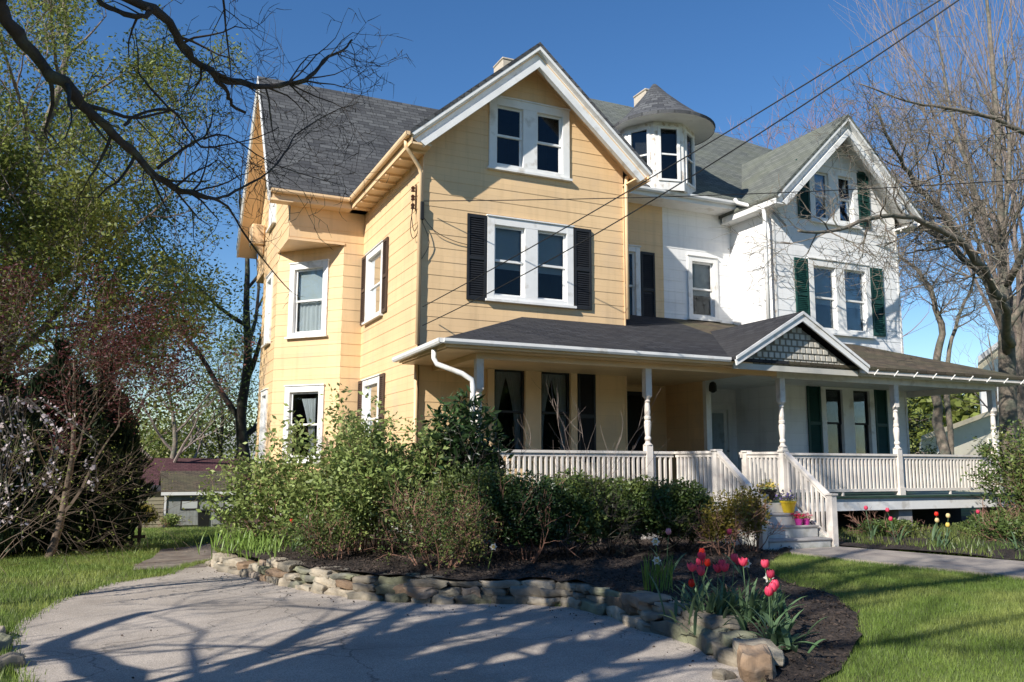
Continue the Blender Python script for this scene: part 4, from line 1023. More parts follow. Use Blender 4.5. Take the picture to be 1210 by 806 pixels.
# the rest of its crown (casts the branch shadows on the driveway)
CB = dict(ratio=(.55, .8), kids=(2, 3, 3, 3), bend=.12, up=.04, seg=.6, ang=(22, 55), rmin=.01)
for P, r0, k_ in [([(-6.5, 1.9, 3.2), (-5.6, 3.2, 4.6), (-4.6, 4.6, 5.6), (-3.9, 6.2, 7.0), (-3.3, 8.0, 8.6)], .17, 7), ([(-6.5, 1.9, 4.6), (-5.2, 1.6, 6.2), (-3.9, 2.2, 8.0), (-2.6, 2.6, 9.8)], .15, 8),
                 ([(-6.4, 1.9, 5.4), (-7.6, 3.4, 7.2), (-8.0, 5.2, 9), (-8.2, 7, 11)], .15, 6), ([(-6.6, 1.8, 6.8), (-7.8, .6, 8.5), (-8.6, -.6, 10.5)], .12, 6),
                 ([(-6.6, 1.8, 8), (-5.6, 3.0, 10), (-4.8, 4.2, 12.5), (-4.4, 5, 15)], .12, 8), ([(-6.5, 1.9, 10), (-7.5, 2.5, 12.5), (-7.8, 3.5, 15)], .09, 5), ([(-6.7, 1.7, 7.2), (-6.0, -.2, 9), (-5.0, -1.6, 11)], .10, 6)]:
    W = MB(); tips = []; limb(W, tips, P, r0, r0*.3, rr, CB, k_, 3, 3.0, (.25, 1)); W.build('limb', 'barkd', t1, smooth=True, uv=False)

for P, r0, k_ in [([(-6.5, 1.9, 2.4), (-5.2, 2.9, 3.1), (-3.9, 3.7, 4.2), (-3.7, 4.0, 5.4), (-4.3, 4.4, 7), (-4.4, 4.9, 9.2)], .27, 7), ([(-6.5, 1.9, 7.4), (-5.7, 1.7, 8.4), (-5.2, 1.3, 9.2), (-5.1, .3, 11), (-4.8, -.4, 13)], .22, 6),
                  ([(-3.75, 3.95, 5.0), (-2.9, 4.4, 6.2), (-2.5, 4.6, 8.0)], .16, 6)]:
    W = MB(); tips = []; limb(W, tips, P, r0, r0*.35, rr, CB, k_, 3, 2.4, (.35, 1)); W.build('limb', 'barkd', t1, smooth=True, uv=False)

for P, r0, k_ in [([(-6.4, 1.9, 3.4), (-4.8, 2.4, 4.2), (-3.4, 2.9, 4.6), (-2.4, 3.6, 5.2), (-2.0, 4.6, 6.2)], .24, 9)]:
    W = MB(); tips = []; limb(W, tips, P, r0, r0*.4, rr, CB, k_, 3, 2.2, (.25, 1)); W.build('limb', 'barkd', t1, smooth=True, uv=False)

t1b = thing('tree', (-5.2, 3.1, 0), 'stout bare tree out of view on the left, added to cast a broad shadow over the driveway', 'tree')  # unseen second tree, added so its trunk and limbs darken the driveway
W = MB(); P = smooth_path([(-5.2, 3.1, -.1), (-5.15, 3.1, 2), (-5.0, 3.2, 4), (-5.1, 3.3, 6.5)]); W.tube(P, [.44, .38, .36, .35, .34, .33, .32, .31, .30, .29, .28, .27, .26], 12); W.build('trunk', 'barkd', t1b, smooth=True, uv=False)
for P, r0, k_ in [([(-5.1, 3.3, 6.2), (-4.6, 4.2, 8), (-4.2, 5.4, 10), (-4.0, 6.5, 12)], .2, 7), ([(-5.1, 3.3, 6.0), (-5.8, 2.6, 8.2), (-6.0, 2.0, 11)], .2, 7), ([(-5.05, 3.2, 4.2), (-4.2, 3.0, 5.2), (-3.2, 3.4, 6.6), (-2.8, 3.7, 8.5)], .19, 8), ([(-5.1, 3.2, 3.0), (-4.6, 4.4, 3.6), (-4.4, 5.6, 4.6), (-4.6, 7.0, 6)], .15, 7),
    ([(-5.1, 3.2, 3.4), (-4.3, 4.5, 4.2), (-3.6, 5.3, 5.0), (-3.4, 5.6, 6.2), (-3.5, 6.0, 8)], .24, 9), ([(-5.1, 3.2, 4.6), (-4.4, 4.3, 5.2), (-3.9, 4.6, 6.0), (-3.6, 4.4, 7.4)], .24, 9),
    ([(-5.1, 3.2, 1.8), (-3.95, 4.6, 2.15), (-3.3, 5.4, 2.5), (-4.2, 6.1, 3.0), (-5.1, 6.7, 3.4), (-5.8, 7.4, 4.5)], .19, 6)]:
    W = MB(); tips = []; limb(W, tips, P, r0, r0*.35, rr, CB, k_, 3, 2.6, (.3, 1)); W.build('limb', 'barkd', t1b, smooth=True, uv=False)

# ------------------------------------------------------------ right-hand trees
CR = dict(ratio=(.55, .82), kids=(3, 3, 4), bend=.22, up=.03, seg=.35, ang=(25, 65), rmin=.007)
t2 = thing('tree', (25.8, 18.1, .1), 'large bare tree right of the white house with long limbs crossing its gable', 'tree')
W = MB(); P = smooth_path([(25.9, 18.2, 0), (25.77, 18.13, 2.43), (25.49, 17.81, 4.57), (25.4, 17.66, 6.1), (25.48, 17.67, 7.6), (25.43, 17.56, 9.8), (25.34, 17.38, 12.6), (25.12, 17.21, 15.7), (24.87, 17.1, 18.6)])
W.tube(P, [(.30 if i < 12 else .22)-.0058*i for i in range(len(P))], 12); W.build('trunk', 'bark', t2, smooth=True, uv=False)
rr = random.Random(33)
for P, r0, r1, k_, L0, lv in [
  ([(25.4, 17.75, 5.4), (25.25, 17.58, 6.02), (24.77, 17.52, 7.07), (24.02, 17.63, 7.84), (22.9, 17.89, 8.74), (21.56, 18.28, 9.36), (20.75, 18.53, 9.46), (20.06, 18.72, 9.48), (19.45, 18.76, 10.3), (19.08, 18.68, 11.17)], .16, .02, 16, 2.4, 3),
  ([(25.3, 17.6, 5.1), (23.99, 17.21, 7.34), (22.74, 17.17, 8.67), (21.62, 17.14, 9.61), (20.42, 16.6, 9.6), (18.99, 15.6, 9.5), (17.6, 14.9, 9.7), (16.6, 14.5, 10.6)], .14, .03, 24, 2.3, 3),
  ([(25.2, 17.5, 5.4), (23.6, 16.4, 6.2), (22.26, 15.75, 6.52), (21.22, 15.3, 7.05), (19.88, 14.9, 7.55), (18.3, 14.7, 7.8), (16.9, 14.5, 7.75), (15.7, 14.4, 7.4), (14.6, 14.3, 7.0), (13.4, 14.0, 6.8)], .15, .028, 30, 1.9, 3),
  ([(25.4, 17.5, 7.4), (24.6, 15.6, 9.4), (23.43, 14.56, 10.71), (22.35, 14.57, 10.81), (21.19, 14.59, 11.08), (20.02, 14.65, 11.11), (18.87, 14.72, 11.07), (17.91, 14.7, 11.02), (16.4, 14.75, 11.2)], .12, .015, 16, 2.2, 3),
  ([(25.5, 17.7, 5.9), (26.04, 17.28, 7.0), (26.61, 16.9, 7.81), (27.22, 16.28, 9.96), (27.4, 16, 13)], .14, .03, 10, 2.6, 3),
  ([(25.45, 17.6, 8), (24.6, 17.8, 10.5), (24.0, 18.0, 13), (23.7, 18.1, 16.5)], .11, .02, 16, 2.8, 3),
  ([(25.4, 17.5, 9), (26.2, 17.6, 12), (26.6, 17.8, 16)], .10, .02, 10, 2.8, 3)]:
    W = MB(); tips = []; limb(W, tips, P, r0, r1, rr, CR, k_, lv, L0, (.15, 1)); W.build('limb', 'bark', t2, smooth=True, uv=False)
# the tall brushy tree behind it: many steep rods
rr = random.Random(5)
CBR = dict(ratio=(.5, .75), kids=(2, 3, 4), bend=.07, up=.12, seg=.8, ang=(10, 30), rmin=.006)
t3 = thing('tree', (35.5, 24, .1), 'brush topped bare tree of steep tan shoots at the right edge', 'tree')
W = MB(); P = smooth_path([(35.5, 24, 0), (35.4, 24.1, 3), (35.2, 24.1, 6), (35.3, 24.0, 9)]); W.tube(P, [.38, .36, .35, .34, .33, .32, .31, .30, .28, .26, .24, .22, .18], 10); W.build('trunk', 'bark', t3, smooth=True, uv=False)
T = MB(); tips = []
for k in range(24):
    a = k*2.4; f = rr.random(); e = radians(rr.uniform(58, 82)); base = Vector((35.3+cos(a)*.15, 24+sin(a)*.15, 4+5*f))
    grow(T, tips, base, (cos(a)*cos(e), sin(a)*cos(e), sin(e)), rr.uniform(8, 12.5), .085, 3, rr, CBR)
T.build('crown', 'twigg', t3, uv=False)
# twin stems
rr = random.Random(8)
t4 = thing('tree', (28.2, 22.5, .1), 'crooked bare tree with two tan trunks seen between the white house and the large tree', 'tree')
for P, r0 in (([(28.3, 22.5, 0), (28.15, 22.48, 3.19), (27.98, 22.41, 4.15), (27.84, 22.27, 5.42), (27.97, 22.03, 6.54), (27.73, 21.99, 7.5), (27.49, 22.0, 8.13), (27.0, 22.1, 8.93), (26.22, 22.35, 9.56)], .22), ([(28.5, 22.5, 0), (28.4, 22.3, 4.2), (28.41, 22.27, 5.13), (28.55, 22.09, 6.42), (28.9, 21.84, 7.56), (29.25, 21.66, 8.23), (29.48, 21.45, 9.37)], .13)):
    W = MB(); tips = []; limb(W, tips, P, r0, r0*.25, rr, CR, 14, 3, 1.9, (.55, 1)); W.build('trunk', 'bark', t4, smooth=True, uv=False)
tree('dark conifer showing through the right end of the porch', 31.5, 28, 6.2, .18, 41, spreadr=.22, lev=2, leaf='lf_ever', lsize=.26, perleaf=16, first=.05, nl=22, up=-.02, bark='barkd', lj=.22, name='conifer_tree', aspect=.25)
tree('hazy bare tree of fine reddish twigs rising behind the white house gable', 33, 34, 18, .3, 43, spreadr=.42, lev=5, first=.3, nl=12, kids=(2, 3, 3, 3, 3, 2), seg=.9, rmin=.009, twigs='twigr')
tree('small leafless sapling with thin upright twigs beyond the porch roof', 34, 24.5, 8.5, .12, 42, spreadr=.3, lev=3, first=.4, nl=7)

# ------------------------------------------------------------ left-hand trees
tree('tall olive leaved tree filling the upper left of the sky', -3.6, 27, 21, .30, 51, spreadr=.22, lev=4, leaf='lf_olive', lsize=.13, perleaf=17, first=.16, nl=19, lj=.24, bark='bark', kids=(2, 3, 3, 3, 2), seg=.8, rmin=.008, aspect=.42)
tree('olive green tree with hanging foliage behind the tall left tree', -8.0, 30, 20, .3, 52, spreadr=.28, lev=4, leaf='lf_olive', lsize=.15, perleaf=15, first=.12, nl=18, lj=.26, kids=(2, 3, 3, 3, 2), seg=.8, rmin=.008)
tree('bushy olive tree low behind the dark evergreens', -3.8, 26, 11, .2, 58, spreadr=.32, lev=4, leaf='lf_olive', lsize=.13, perleaf=20, first=.10, nl=16, lj=.22, kids=(2, 3, 3, 3, 2), seg=.7, rmin=.008)
tree('mid green spring tree behind the dark evergreens on the left', -0.6, 36, 12.5, .24, 53, spreadr=.32, lev=4, leaf='lf_yg', lsize=.14, perleaf=14, first=.2, nl=11, lj=.45, kids=(2, 3, 3, 3, 2), seg=.7)
tree('pale yellow green budding tree between the evergreens and the house', 2.6, 55, 12, .26, 54, spreadr=.4, lev=4, leaf='lf_yg', lsize=.2, perleaf=6, first=.2, nl=11, lj=.4, kids=(2, 3, 3, 3, 2), seg=.8)
tree('maroon leaved maple spreading before the dark evergreens', -1.3, 19.6, 5.0, .09, 55, spreadr=.46, lev=4, leaf='lf_red', lsize=.065, perleaf=10, first=.22, nl=11, lj=.13, kids=(2, 3, 3, 3, 2), seg=.3, bark='twigd', twigs='twigd', up=.0, rmin=.004)
tree('broad olive leaved tree standing over the dark evergreens', -4.6, 23.5, 9.5, .2, 59, spreadr=.42, lev=4, leaf='lf_olive', lsize=.12, perleaf=18, first=.15, nl=15, lj=.2, kids=(2, 3, 3, 3, 2), seg=.6, rmin=.007)
tree('dark bare tree with a forked trunk right behind the left side of the house', 4.4, 38, 17, .32, 56, spreadr=.42, lev=4, first=.28, nl=8, kids=(2, 2, 3, 3, 3), bark='barkd', twigs='barkd', seg=.8, bend=.14, rmin=.010)
tree('leaning bare tree with green buds behind the garages', 6.0, 61, 13, .24, 57, spreadr=.42, lev=4, first=.25, nl=8, kids=(2, 2, 3, 3, 3), bark='barkd', twigs='barkd', seg=.8, leaf='lf_yg', lsize=.14, perleaf=2, lj=.4, lean=(-.12, 0))
# dark arborvitae clump
for i, (x, y, H, R_, lab) in enumerate([(-2.7, 20.5, 4.3, 1.3, 'leftmost dark arborvitae of the evergreen clump beside the fence'), (-1.5, 21.9, 4.7, 1.35, 'tallest dark arborvitae in the middle of the evergreen clump'), (-.55, 22.8, 4.4, 1.0, 'rightmost dark arborvitae of the clump next to the tan shed')]):
    z = gz(x, y)-.1; t = thing('arborvitae', (x, y, z), lab, 'evergreen tree', 'dark evergreens on the left lawn')
    g = MB(); g.tube([(x, y, z), (x, y, z+H*.9)], [.12, .02], 7); g.build('trunk', 'barkd', t, uv=False)
    rg = np.random.default_rng(60+i); n = 15000; h = rg.random(n)**.8; a = rg.uniform(0, 2*pi, n)
    prof = np.sin(np.clip(h*1.0+.12, 0, 1)*pi)**.55*(1-h*.35)
    lob = 1+.20*np.sin(a*5+h*9)+.16*np.sin(a*8-h*31)+.10*np.sin(h*47+a*3); rad = R_*prof*lob*(1-np.abs(rg.normal(0, .17, n)))
    P = np.stack([x+rad*np.cos(a), y+rad*np.sin(a), z+.05+h*H], 1)
    D = np.stack([np.cos(a)*.5, np.sin(a)*.5, np.full(n, 1.)], 1)
    leaves_mesh('foliage', P, .22, 'lf_ever', t, aspect=.28, dirs=D, rng=rg)
# leafless arching brush in front of the evergreens
for i, (x, y, R_, H, lab, st) in enumerate([(-2.6, 16.4, 1.3, 2.9, 'arching tan leafless shrub at the left edge before the evergreens', 'twigd'), (-2.3, 19.0, 1.5, 2.7, 'tan leafless shrub with crossing canes in front of the dark evergreens', 'twigd')]):
    t = thing('bare_shrub', (x, y, gz(x, y)), lab, 'shrub'); W = MB(); tips = []; rr = random.Random(70+i)
    c = dict(ratio=(.5, .8), kids=3, bend=.10, up=-.05, seg=.3, ang=(15, 45), rmin=.003)
    for k in range(11):
        a = rr.uniform(0, 2*pi); e = radians(rr.uniform(35, 75)); grow(W, tips, (x+cos(a)*.2, y+sin(a)*.2, gz(x, y)-.05), (cos(a)*cos(e), sin(a)*cos(e), sin(e)), H*rr.uniform(.5, .8), .013, 4, rr, c)
    W.build('canes', st, t, uv=False)
    leaves_mesh('foliage', [tuple(p+Vector((rr.gauss(0, .1), rr.gauss(0, .1), rr.gauss(0, .1)))) for p, d in tips for _ in range(1)], .05, 'lf_olive', t)
# weeping cherry at the left edge
t = thing('weeping_cherry', (-2.1, 11.2, 0), 'weeping cherry with white blossom strands hanging at the left edge', 'tree'); rr = random.Random(80)
W = MB(); P = smooth_path([(-2.1, 11.2, -.1), (-2.1, 11.1, 1.2), (-1.9, 11.2, 1.8), (-1.3, 11.2, 2.15)]); W.tube(P, [.09-.004*i for i in range(len(P))], 8); W.build('trunk', 'barkd', t, smooth=True, uv=False)
W = MB(); bl = []
for k in range(22):
    a = rr.uniform(-3.1, 3.1); R_ = rr.uniform(.25, .95); s0 = Vector((-1.3, 11.2, 2.1)); q_ = [s0]
    drop = rr.uniform(1.4, 2.5)
    for j in range(1, 9):
        f = j/8; q_.append(s0+Vector((cos(a)*R_*min(1, f*1.6), sin(a)*R_*min(1, f*1.6), .35*sin(min(1, f*2)*pi/2)-drop*max(0, f-.25)))+Vector((rr.gauss(0, .03), rr.gauss(0, .03), 0)))
    W.tube(q_, [.012*(1-.08*j) for j in range(9)], 4, cap=False)
    for j in range(2, 8):
        for _ in range(rr.choice((0, 3, 6, 9))): f = rr.random(); p = q_[j].lerp(q_[j+1], f); bl.append((p.x+rr.gauss(0, .025), p.y+rr.gauss(0, .025), p.z+rr.gauss(0, .025)))
W.build('strands', 'barkd', t, uv=False); leaves_mesh('blossoms', bl, .045, 'blossom', t, aspect=.9, up=0)
leaves_mesh('foliage', [(p[0]+rr.gauss(0, .03), p[1]+rr.gauss(0, .03), p[2]+rr.gauss(0, .03)) for p in rr.sample(bl, len(bl)//2)], .04, 'lf_yg', t)
# ------------------------------------------------------------ distant woods beyond the left gardens and around
def woods(name, label, x0, y0, x1, y1, n, H, leaf, seed, size=.7, zoff=0, vert=.5):
    rg = np.random.default_rng(seed); P = []
    for k in range(n):
        f = rg.random(); cx_, cy_ = x0+(x1-x0)*f+rg.normal(0, 2), y0+(y1-y0)*f+rg.normal(0, 2); h = H*rg.uniform(.6, 1.1); R_ = h*rg.uniform(.22, .36); m_ = 1000
        u = rg.normal(size=(m_, 3)); u /= np.linalg.norm(u, axis=1)[:, None]; u *= (1-np.abs(rg.normal(0, .25, m_)))[:, None]
        P.append(np.stack([cx_+u[:, 0]*R_, cy_+u[:, 1]*R_, gz(cx_, cy_)+h*.52+u[:, 2]*h*vert+zoff], 1))
    o = leaves_mesh(name, np.concatenate(P), size, leaf, None, origin=((x0+x1)/2, (y0+y1)/2, 0), rng=rg, aspect=.6); tag(o, label, 'woods', kind='stuff'); return o
woods('far_woods', 'hazy green wood far behind the garages', -30, 85, 26, 88, 46, 11, 'lf_yg', 90, .32)
woods('far_woods', 'spring green wood closing the gap just behind the garages', -6, 62, 17, 66, 26, 10, 'lf_yg', 95, .25)
woods('far_woods', 'brownish wood far behind the left lawn', -36, 70, -4, 66, 34, 12, 'lf_olive', 91, .32)
woods('far_woods', 'green wood beyond the house at the right', 60, 60, 110, 40, 40, 9, 'lf_olive', 92, .8)
woods('street_trees', 'trees across the street behind the viewer', -34, -26, 42, -30, 60, 9, 'lf_olive', 93, .9)
woods('street_trees', 'trees beyond the left neighbour', -26, -14, -30, 60, 40, 11, 'lf_olive', 94, .8)

# ------------------------------------------------------------ shrubs in the bed
shrub('small leafy shrub with red stems nearest the bay window', 2.3, 14.3, .85, 1.6, 101, nst=14, nleaf=4200, lsize=.085, stem_r=.011)
shrub('tall light green shrub with reddish stems in front of the bay window', 3.25, 12.9, 1.1, 1.95, 102, nst=26, nleaf=14000, lsize=.085, stem_r=.014)
shrub('light green leafy shrub between the tall green shrub and the rhododendron', 3.8, 12.5, .95, 2.2, 103, nst=24, nleaf=12000, lsize=.08, stem_r=.013)
mound('dark green rhododendron with large leaves at the porch corner', 4.62, 12.0, .95, .85, 2.35, 104, 'lf_dark', .15, 3600, aspect=.34, base=.3, stem='barkd')
mound('dense olive green azalea in front of the rhododendron', 4.35, 11.0, .85, .65, 1.3, 105, 'lf_hedge', .05, 14000, base=.2)
shrub('low twiggy shrub with reddish bare stems beside the stone wall', 3.75, 10.6, .75, 1.0, 106, leaf='lf_hedge', nst=26, nleaf=6500, lsize=.042, stem_r=.010, lev=3, low=.1)
mound('dark azalea bush behind the stone wall left of the hedge', 5.15, 10.75, .75, .65, 1.2, 107, 'lf_dark', .052, 14000, base=.15)
shrub('second twiggy low shrub between the bay window shrubs and the wall', 2.75, 12.0, .6, .9, 108, leaf='lf_hedge', nst=16, nleaf=2600, lsize=.045, stem_r=.008, lev=2, low=.05)
for i, (x, y, Rx, Ry, H, lab) in enumerate([(5.9, 10.95, .8, .65, 1.18, 'left end bush of the clipped dark green hedge'), (6.65, 11.1, .78, .65, 1.12, 'second bush from the left in the clipped hedge'), (7.35, 11.1, .78, .62, 1.12, 'third bush from the left in the clipped hedge'), (8.0, 11.1, .68, .6, 1.06, 'right end bush of the clipped hedge beside the golden shrub')]):
    mound(lab, x, y, Rx, Ry, H, 110+i, 'lf_hedge', .06, 12000, base=.12, stem='barkd', group='clipped hedge in front of the porch')
mound('golden green variegated shrub left of the steps', 8.2, 10.35, .48, .42, .95, 120, 'lf_ygold', .05, 3600, base=.3, shell=.5)
mound('mixed golden and green shrub touching the porch steps', 8.85, 10.55, .46, .42, .98, 121, 'lf_ygold', .05, 3400, base=.25, shell=.5)
t = thing('bare_shrub', (7.0, 12.4, bedz(7, 12.4)), 'leafless tan twigs rising before the porch railing', 'shrub'); W = MB(); tips = []; rr = random.Random(123)
c = dict(ratio=(.5, .8), kids=3, bend=.12, up=.05, seg=.2, ang=(15, 45), rmin=.003)
for k in range(12): a = rr.uniform(0, 6.3); grow(W, tips, (7.0+rr.uniform(-.3, .3), 12.4, .3), (cos(a)*.3, sin(a)*.3, 1), rr.uniform(.9, 1.5), .008, 2, rr, c)
W.build('canes', 'twigg', t, uv=False)
shrub('reddish brown and green bush at the right end of the porch', 17.6, 11.8, .75, 2.5, 130, leaf='lf_hedge', stem='twigr', nst=26, nleaf=9000, lsize=.08, z=.2, low=.25, stem_r=.016)
mound('low green ground cover bush at the right edge of the planting bed', 14.6, 10.3, 1.2, .8, .5, 131, 'lf_hedge', .06, 3500, z=.22, base=.1)
mound('low green plants beneath the right porch railing', 13.3, 11.9, 1.0, .5, .38, 132, 'lf_hedge', .05, 3000, z=.22, base=.1)
mound('low leafy clump beside the walkway near the porch pier', 15.9, 11.6, 1.0, .5, .5, 133, 'lf_hedge', .06, 3500, z=.22, base=.1)

# ------------------------------------------------------------ strap leaves and flowers
def strap(W, x, y, z, L_, w_, a, e0, rr, droop=1.1):
    pts = []; p = Vector((x, y, z)); e = e0; n = 6
    for j in range(n+1):
        pts.append((p.copy(), w_*(.5+.9*(j/n))*(1-(j/n)**2.2)+.001)); e -= droop/n*rr.uniform(.6, 1.4)*(j/n); p = p+Vector((cos(a)*cos(e), sin(a)*cos(e), sin(e)))*(L_/n)
    sd = Vector((-sin(a), cos(a), 0)); vs = []
    for q_, ww in pts: vs += [q_-sd*ww+Vector((0, 0, ww*.5)), q_, q_+sd*ww+Vector((0, 0, ww*.5))]
    W.add(vs, [(j*3+k, j*3+k+1, j*3+k+4, j*3+k+3) for j in range(n) for k in range(2)])
t = thing('daylily_clump', (1.75, 14.0, .1), 'bright green daylily leaves at the far end of the stone wall', 'plant'); W = MB(); rr = random.Random(140)
for k in range(420):
    x, y = 1.95+rr.gauss(0, .28), 14.2+rr.gauss(0, .75); 
    strap(W, x, y, bedz(x, y)-.02, rr.uniform(.22, .42), .011, rr.uniform(0, 6.3), radians(rr.uniform(55, 88)), rr)
W.build('leaves', 'lf_strap', t, smooth=True, uv=False)
def tulip(x, y, h, petal, seed, label, group=None, nleaf=3, lean=.06, s=1.0, cat='tulip', zf=bedz, leafm_='lf_tulip', open_=0.0):
    rr = random.Random(seed); z = zf(x, y); t = thing('tulip', (x, y, z), label, cat, group)
    top = Vector((x+rr.gauss(0, lean), y+rr.gauss(0, lean), z+h)); g = MB(); g.tube(smooth_path([(x, y, z-.02), (x*.5+top.x*.5+rr.gauss(0, .01), y*.5+top.y*.5, z+h*.5), tuple(top)], 3), .004*s, 5); g.build('stem', leafm_, t, uv=False)
    g = MB()
    for k in range(6):
        a = k*pi/3+rr.uniform(-.1, .1); out = 1 if k % 2 else .86; vs = []
        for j, (rad, zz, ww) in enumerate([(.004, 0, .006), (.022, .012, .018), (.027+open_*.01, .030, .022), (.023+open_*.03, .048, .016), (.016+open_*.05, .062, .002)]):
            rad *= out*s; 
            for q_ in (-1, 0, 1):
                aa = a+q_*ww*s/max(rad, .006); vs.append((top.x+rad*cos(aa)*(1 if q_ else 1.08), top.y+rad*sin(aa)*(1 if q_ else 1.08), top.z+zz*s))
        g.add(vs, [(j*3+q_, j*3+q_+1, j*3+q_+4, j*3+q_+3) for j in range(4) for q_ in range(2)])
    g.build('blossom', petal, t, smooth=True, uv=False)
    if nleaf:
        g = MB()
        for k in range(nleaf): strap(g, x+rr.gauss(0, .01), y+rr.gauss(0, .01), z-.01, h*rr.uniform(.55, .9), .020*s, k*2.2+rr.uniform(-.5, .5), radians(rr.uniform(50, 78)), rr, 1.3)
        g.build('leaves', leafm_, t, smooth=True, uv=False)
    return t

# flowers: clump behind the near end of the wall
rr = random.Random(150)
for k in range(13):
    x, y = 5.25+rr.gauss(0, .19), 6.65+rr.gauss(0, .20)
    tulip(x, y, rr.uniform(.40, .52), 'pet_pink', 200+k, 'deep pink tulip in the dense clump behind the near stones of the wall', 'deep pink tulips in the big clump', nleaf=4, s=1.3, open_=rr.uniform(.0, .6), lean=.09)
for k, (x, y, h, c, lab) in enumerate([(5.50, 7.35, .50, 'pet_red', 'red tulip just left of the pink clump, the tallest red one'), (5.25, 7.15, .42, 'pet_red', 'red tulip leaning left beside the pink clump'), (4.98, 6.75, .30, 'pet_red', 'low orange red tulip nearest the wall stones'),
    (5.75, 8.3, .55, 'pet_pale', 'pale pink tulip bud standing alone before the golden shrub'), (7.15, 8.75, .48, 'pet_pink', 'single pink tulip in front of the golden shrub and steps'), (2.43, 13.4, .42, 'pet_red', 'single red tulip beside the daylily leaves')]):
    tulip(x, y, h, c, 230+k, lab, s=1.25)
for k, (x, y, h) in enumerate([(4.98, 5.75, .40), (5.06, 5.8, .43), (5.17, 5.82, .44)]):
    tulip(x, y, h, 'pet_pink', 240+k, ['leftmost', 'middle', 'rightmost'][k]+' coral pink tulip of the nearest group of three on the dark mulch', 'three tulips nearest the camera', nleaf=5, s=1.35, lean=.03)
t = thing('tulip_leaves', (5.15, 5.65, bedz(5.15, 5.65)), 'broad grey green tulip leaves lying open at the front of the mulch bed', 'plant'); g = MB(); rr = random.Random(151)
for k in range(26): strap(g, 5.1+rr.gauss(0, .09), 5.7+rr.gauss(0, .09), bedz(5.1, 5.7)-.01, rr.uniform(.2, .36), .030, rr.uniform(0, 6.3), radians(rr.uniform(20, 70)), rr, 1.3)
g.build('leaves', 'lf_tulip', t, smooth=True, uv=False)
t = thing('tulip_leaves', (5.45, 6.5, bedz(5.45, 6.5)), 'thick mass of green leaves around the big pink tulip clump', 'plant'); g = MB()
for k in range(120):
    x, y = 5.28+rr.gauss(0, .22), 6.6+rr.gauss(0, .24); strap(g, x, y, bedz(x, y)-.01, rr.uniform(.25, .46), .020, rr.uniform(0, 6.3), radians(rr.uniform(35, 82)), rr, 1.3)
g.build('leaves', 'lf_tulip', t, smooth=True, uv=False)
def daffodil(x, y, h, seed, label, group=None, petal='pet_white', cup='pet_yel'):
    rr = random.Random(seed); z = bedz(x, y); t = thing('daffodil', (x, y, z), label, 'daffodil', group)
    dz = Vector((rr.uniform(-.8, -.2), -1, .15)).normalized(); top = Vector((x+rr.gauss(0, .05), y+rr.gauss(0, .05), z+h))
    g = MB(); g.tube([(x, y, z), tuple(Vector((x, y, z)).lerp(top, .5)), tuple(top), tuple(top+dz*.02)], .0035, 5); g.build('stem', 'lf_strap', t, uv=False)
    g = MB(); u = dz.cross(Vector((0, 0, 1))).normalized(); v = u.cross(dz); c = top+dz*.025
    for k in range(6):
        a = k*pi/3; e = u*cos(a)+v*sin(a); s_ = u*-sin(a)+v*cos(a); g.add([c, c+e*.025+s_*.017+dz*.006, c+e*.052+dz*.004, c+e*.025-s_*.017+dz*.006], [(0, 1, 2, 3)])
    g.build('petals', petal, t, uv=False)
    g = MB(); vs = [];
    for j, (rad, q_) in enumerate([(.008, 0), (.014, .012), (.019, .026)]):
        for k in range(10): a = k*pi/5; vs.append(c+dz*q_+(u*cos(a)+v*sin(a))*rad)
    g.add(vs, [(j*10+k, j*10+(k+1) % 10, (j+1)*10+(k+1) % 10, (j+1)*10+k) for j in range(2) for k in range(10)]); g.build('trumpet', cup, t, uv=False)
t = thing('daffodil_leaves', (5.36, 7.95, bedz(5.36, 7.95)), 'upright narrow leaf tuft of white daffodils behind the wall bend', 'plant'); g = MB()
for k in range(46):
    x, y = 5.36+rr.gauss(0, .07), 7.95+rr.gauss(0, .07); strap(g, x, y, bedz(x, y)-.01, rr.uniform(.3, .45), .008, rr.uniform(0, 6.3), radians(rr.uniform(72, 88)), rr, .5)
g.build('leaves', 'lf_strap', t, smooth=True, uv=False)
for k, (x, y, h, lab) in enumerate([(5.25, 7.9, .36, 'white daffodil on the left of the upright leaf tuft'), (5.46, 8.0, .50, 'tall white daffodil on the right of the upright leaf tuft'), (4.2, 9.95, .30, 'single white daffodil behind the far curve of the wall'), (5.72, 6.75, .50, 'white daffodil rising from the right of the pink tulip clump'), (5.62, 6.4, .38, 'cream daffodil low in the pink tulip clump')]): daffodil(x, y, h, 250+k, lab)
zr_ = lambda x, y: gz(x, y)+.06
for k, (x, y, h, c, lab) in enumerate([(12.2, 11.3, .52, 'pet_pink', 'pink tulip leftmost in the bed right of the steps'), (12.55, 11.0, .50, 'pet_pink', 'second pink tulip in the bed right of the steps'), (12.0, 10.6, .38, 'pet_pink', 'short pink tulip just below the two taller ones'), (12.75, 10.5, .46, 'pet_red', 'red tulip beside the porch pier'),
    (12.2, 9.95, .40, 'pet_cream', 'cream tulip in the middle of the right bed'), (12.5, 10.05, .46, 'pet_cream', 'taller cream tulip in the middle of the right bed'), (12.05, 9.7, .34, 'pet_yel', 'low pale yellow tulip near the walkway'), (14.4, 10.8, .44, 'pet_pink', 'pink tulip at the right before the low green bush'), (13.2, 9.0, .46, 'pet_pale', 'pale pink tulip near the right edge of the picture'), (13.1, 8.7, .40, 'pet_pale', 'lower pale pink tulip at the right edge of the picture'), (12.95, 8.9, .36, 'pet_pale', 'pale tulip in the lush leaves beside the walkway')]):
    tulip(x, y, h, c, 260+k, lab, zf=zr_, s=1.3, nleaf=4)
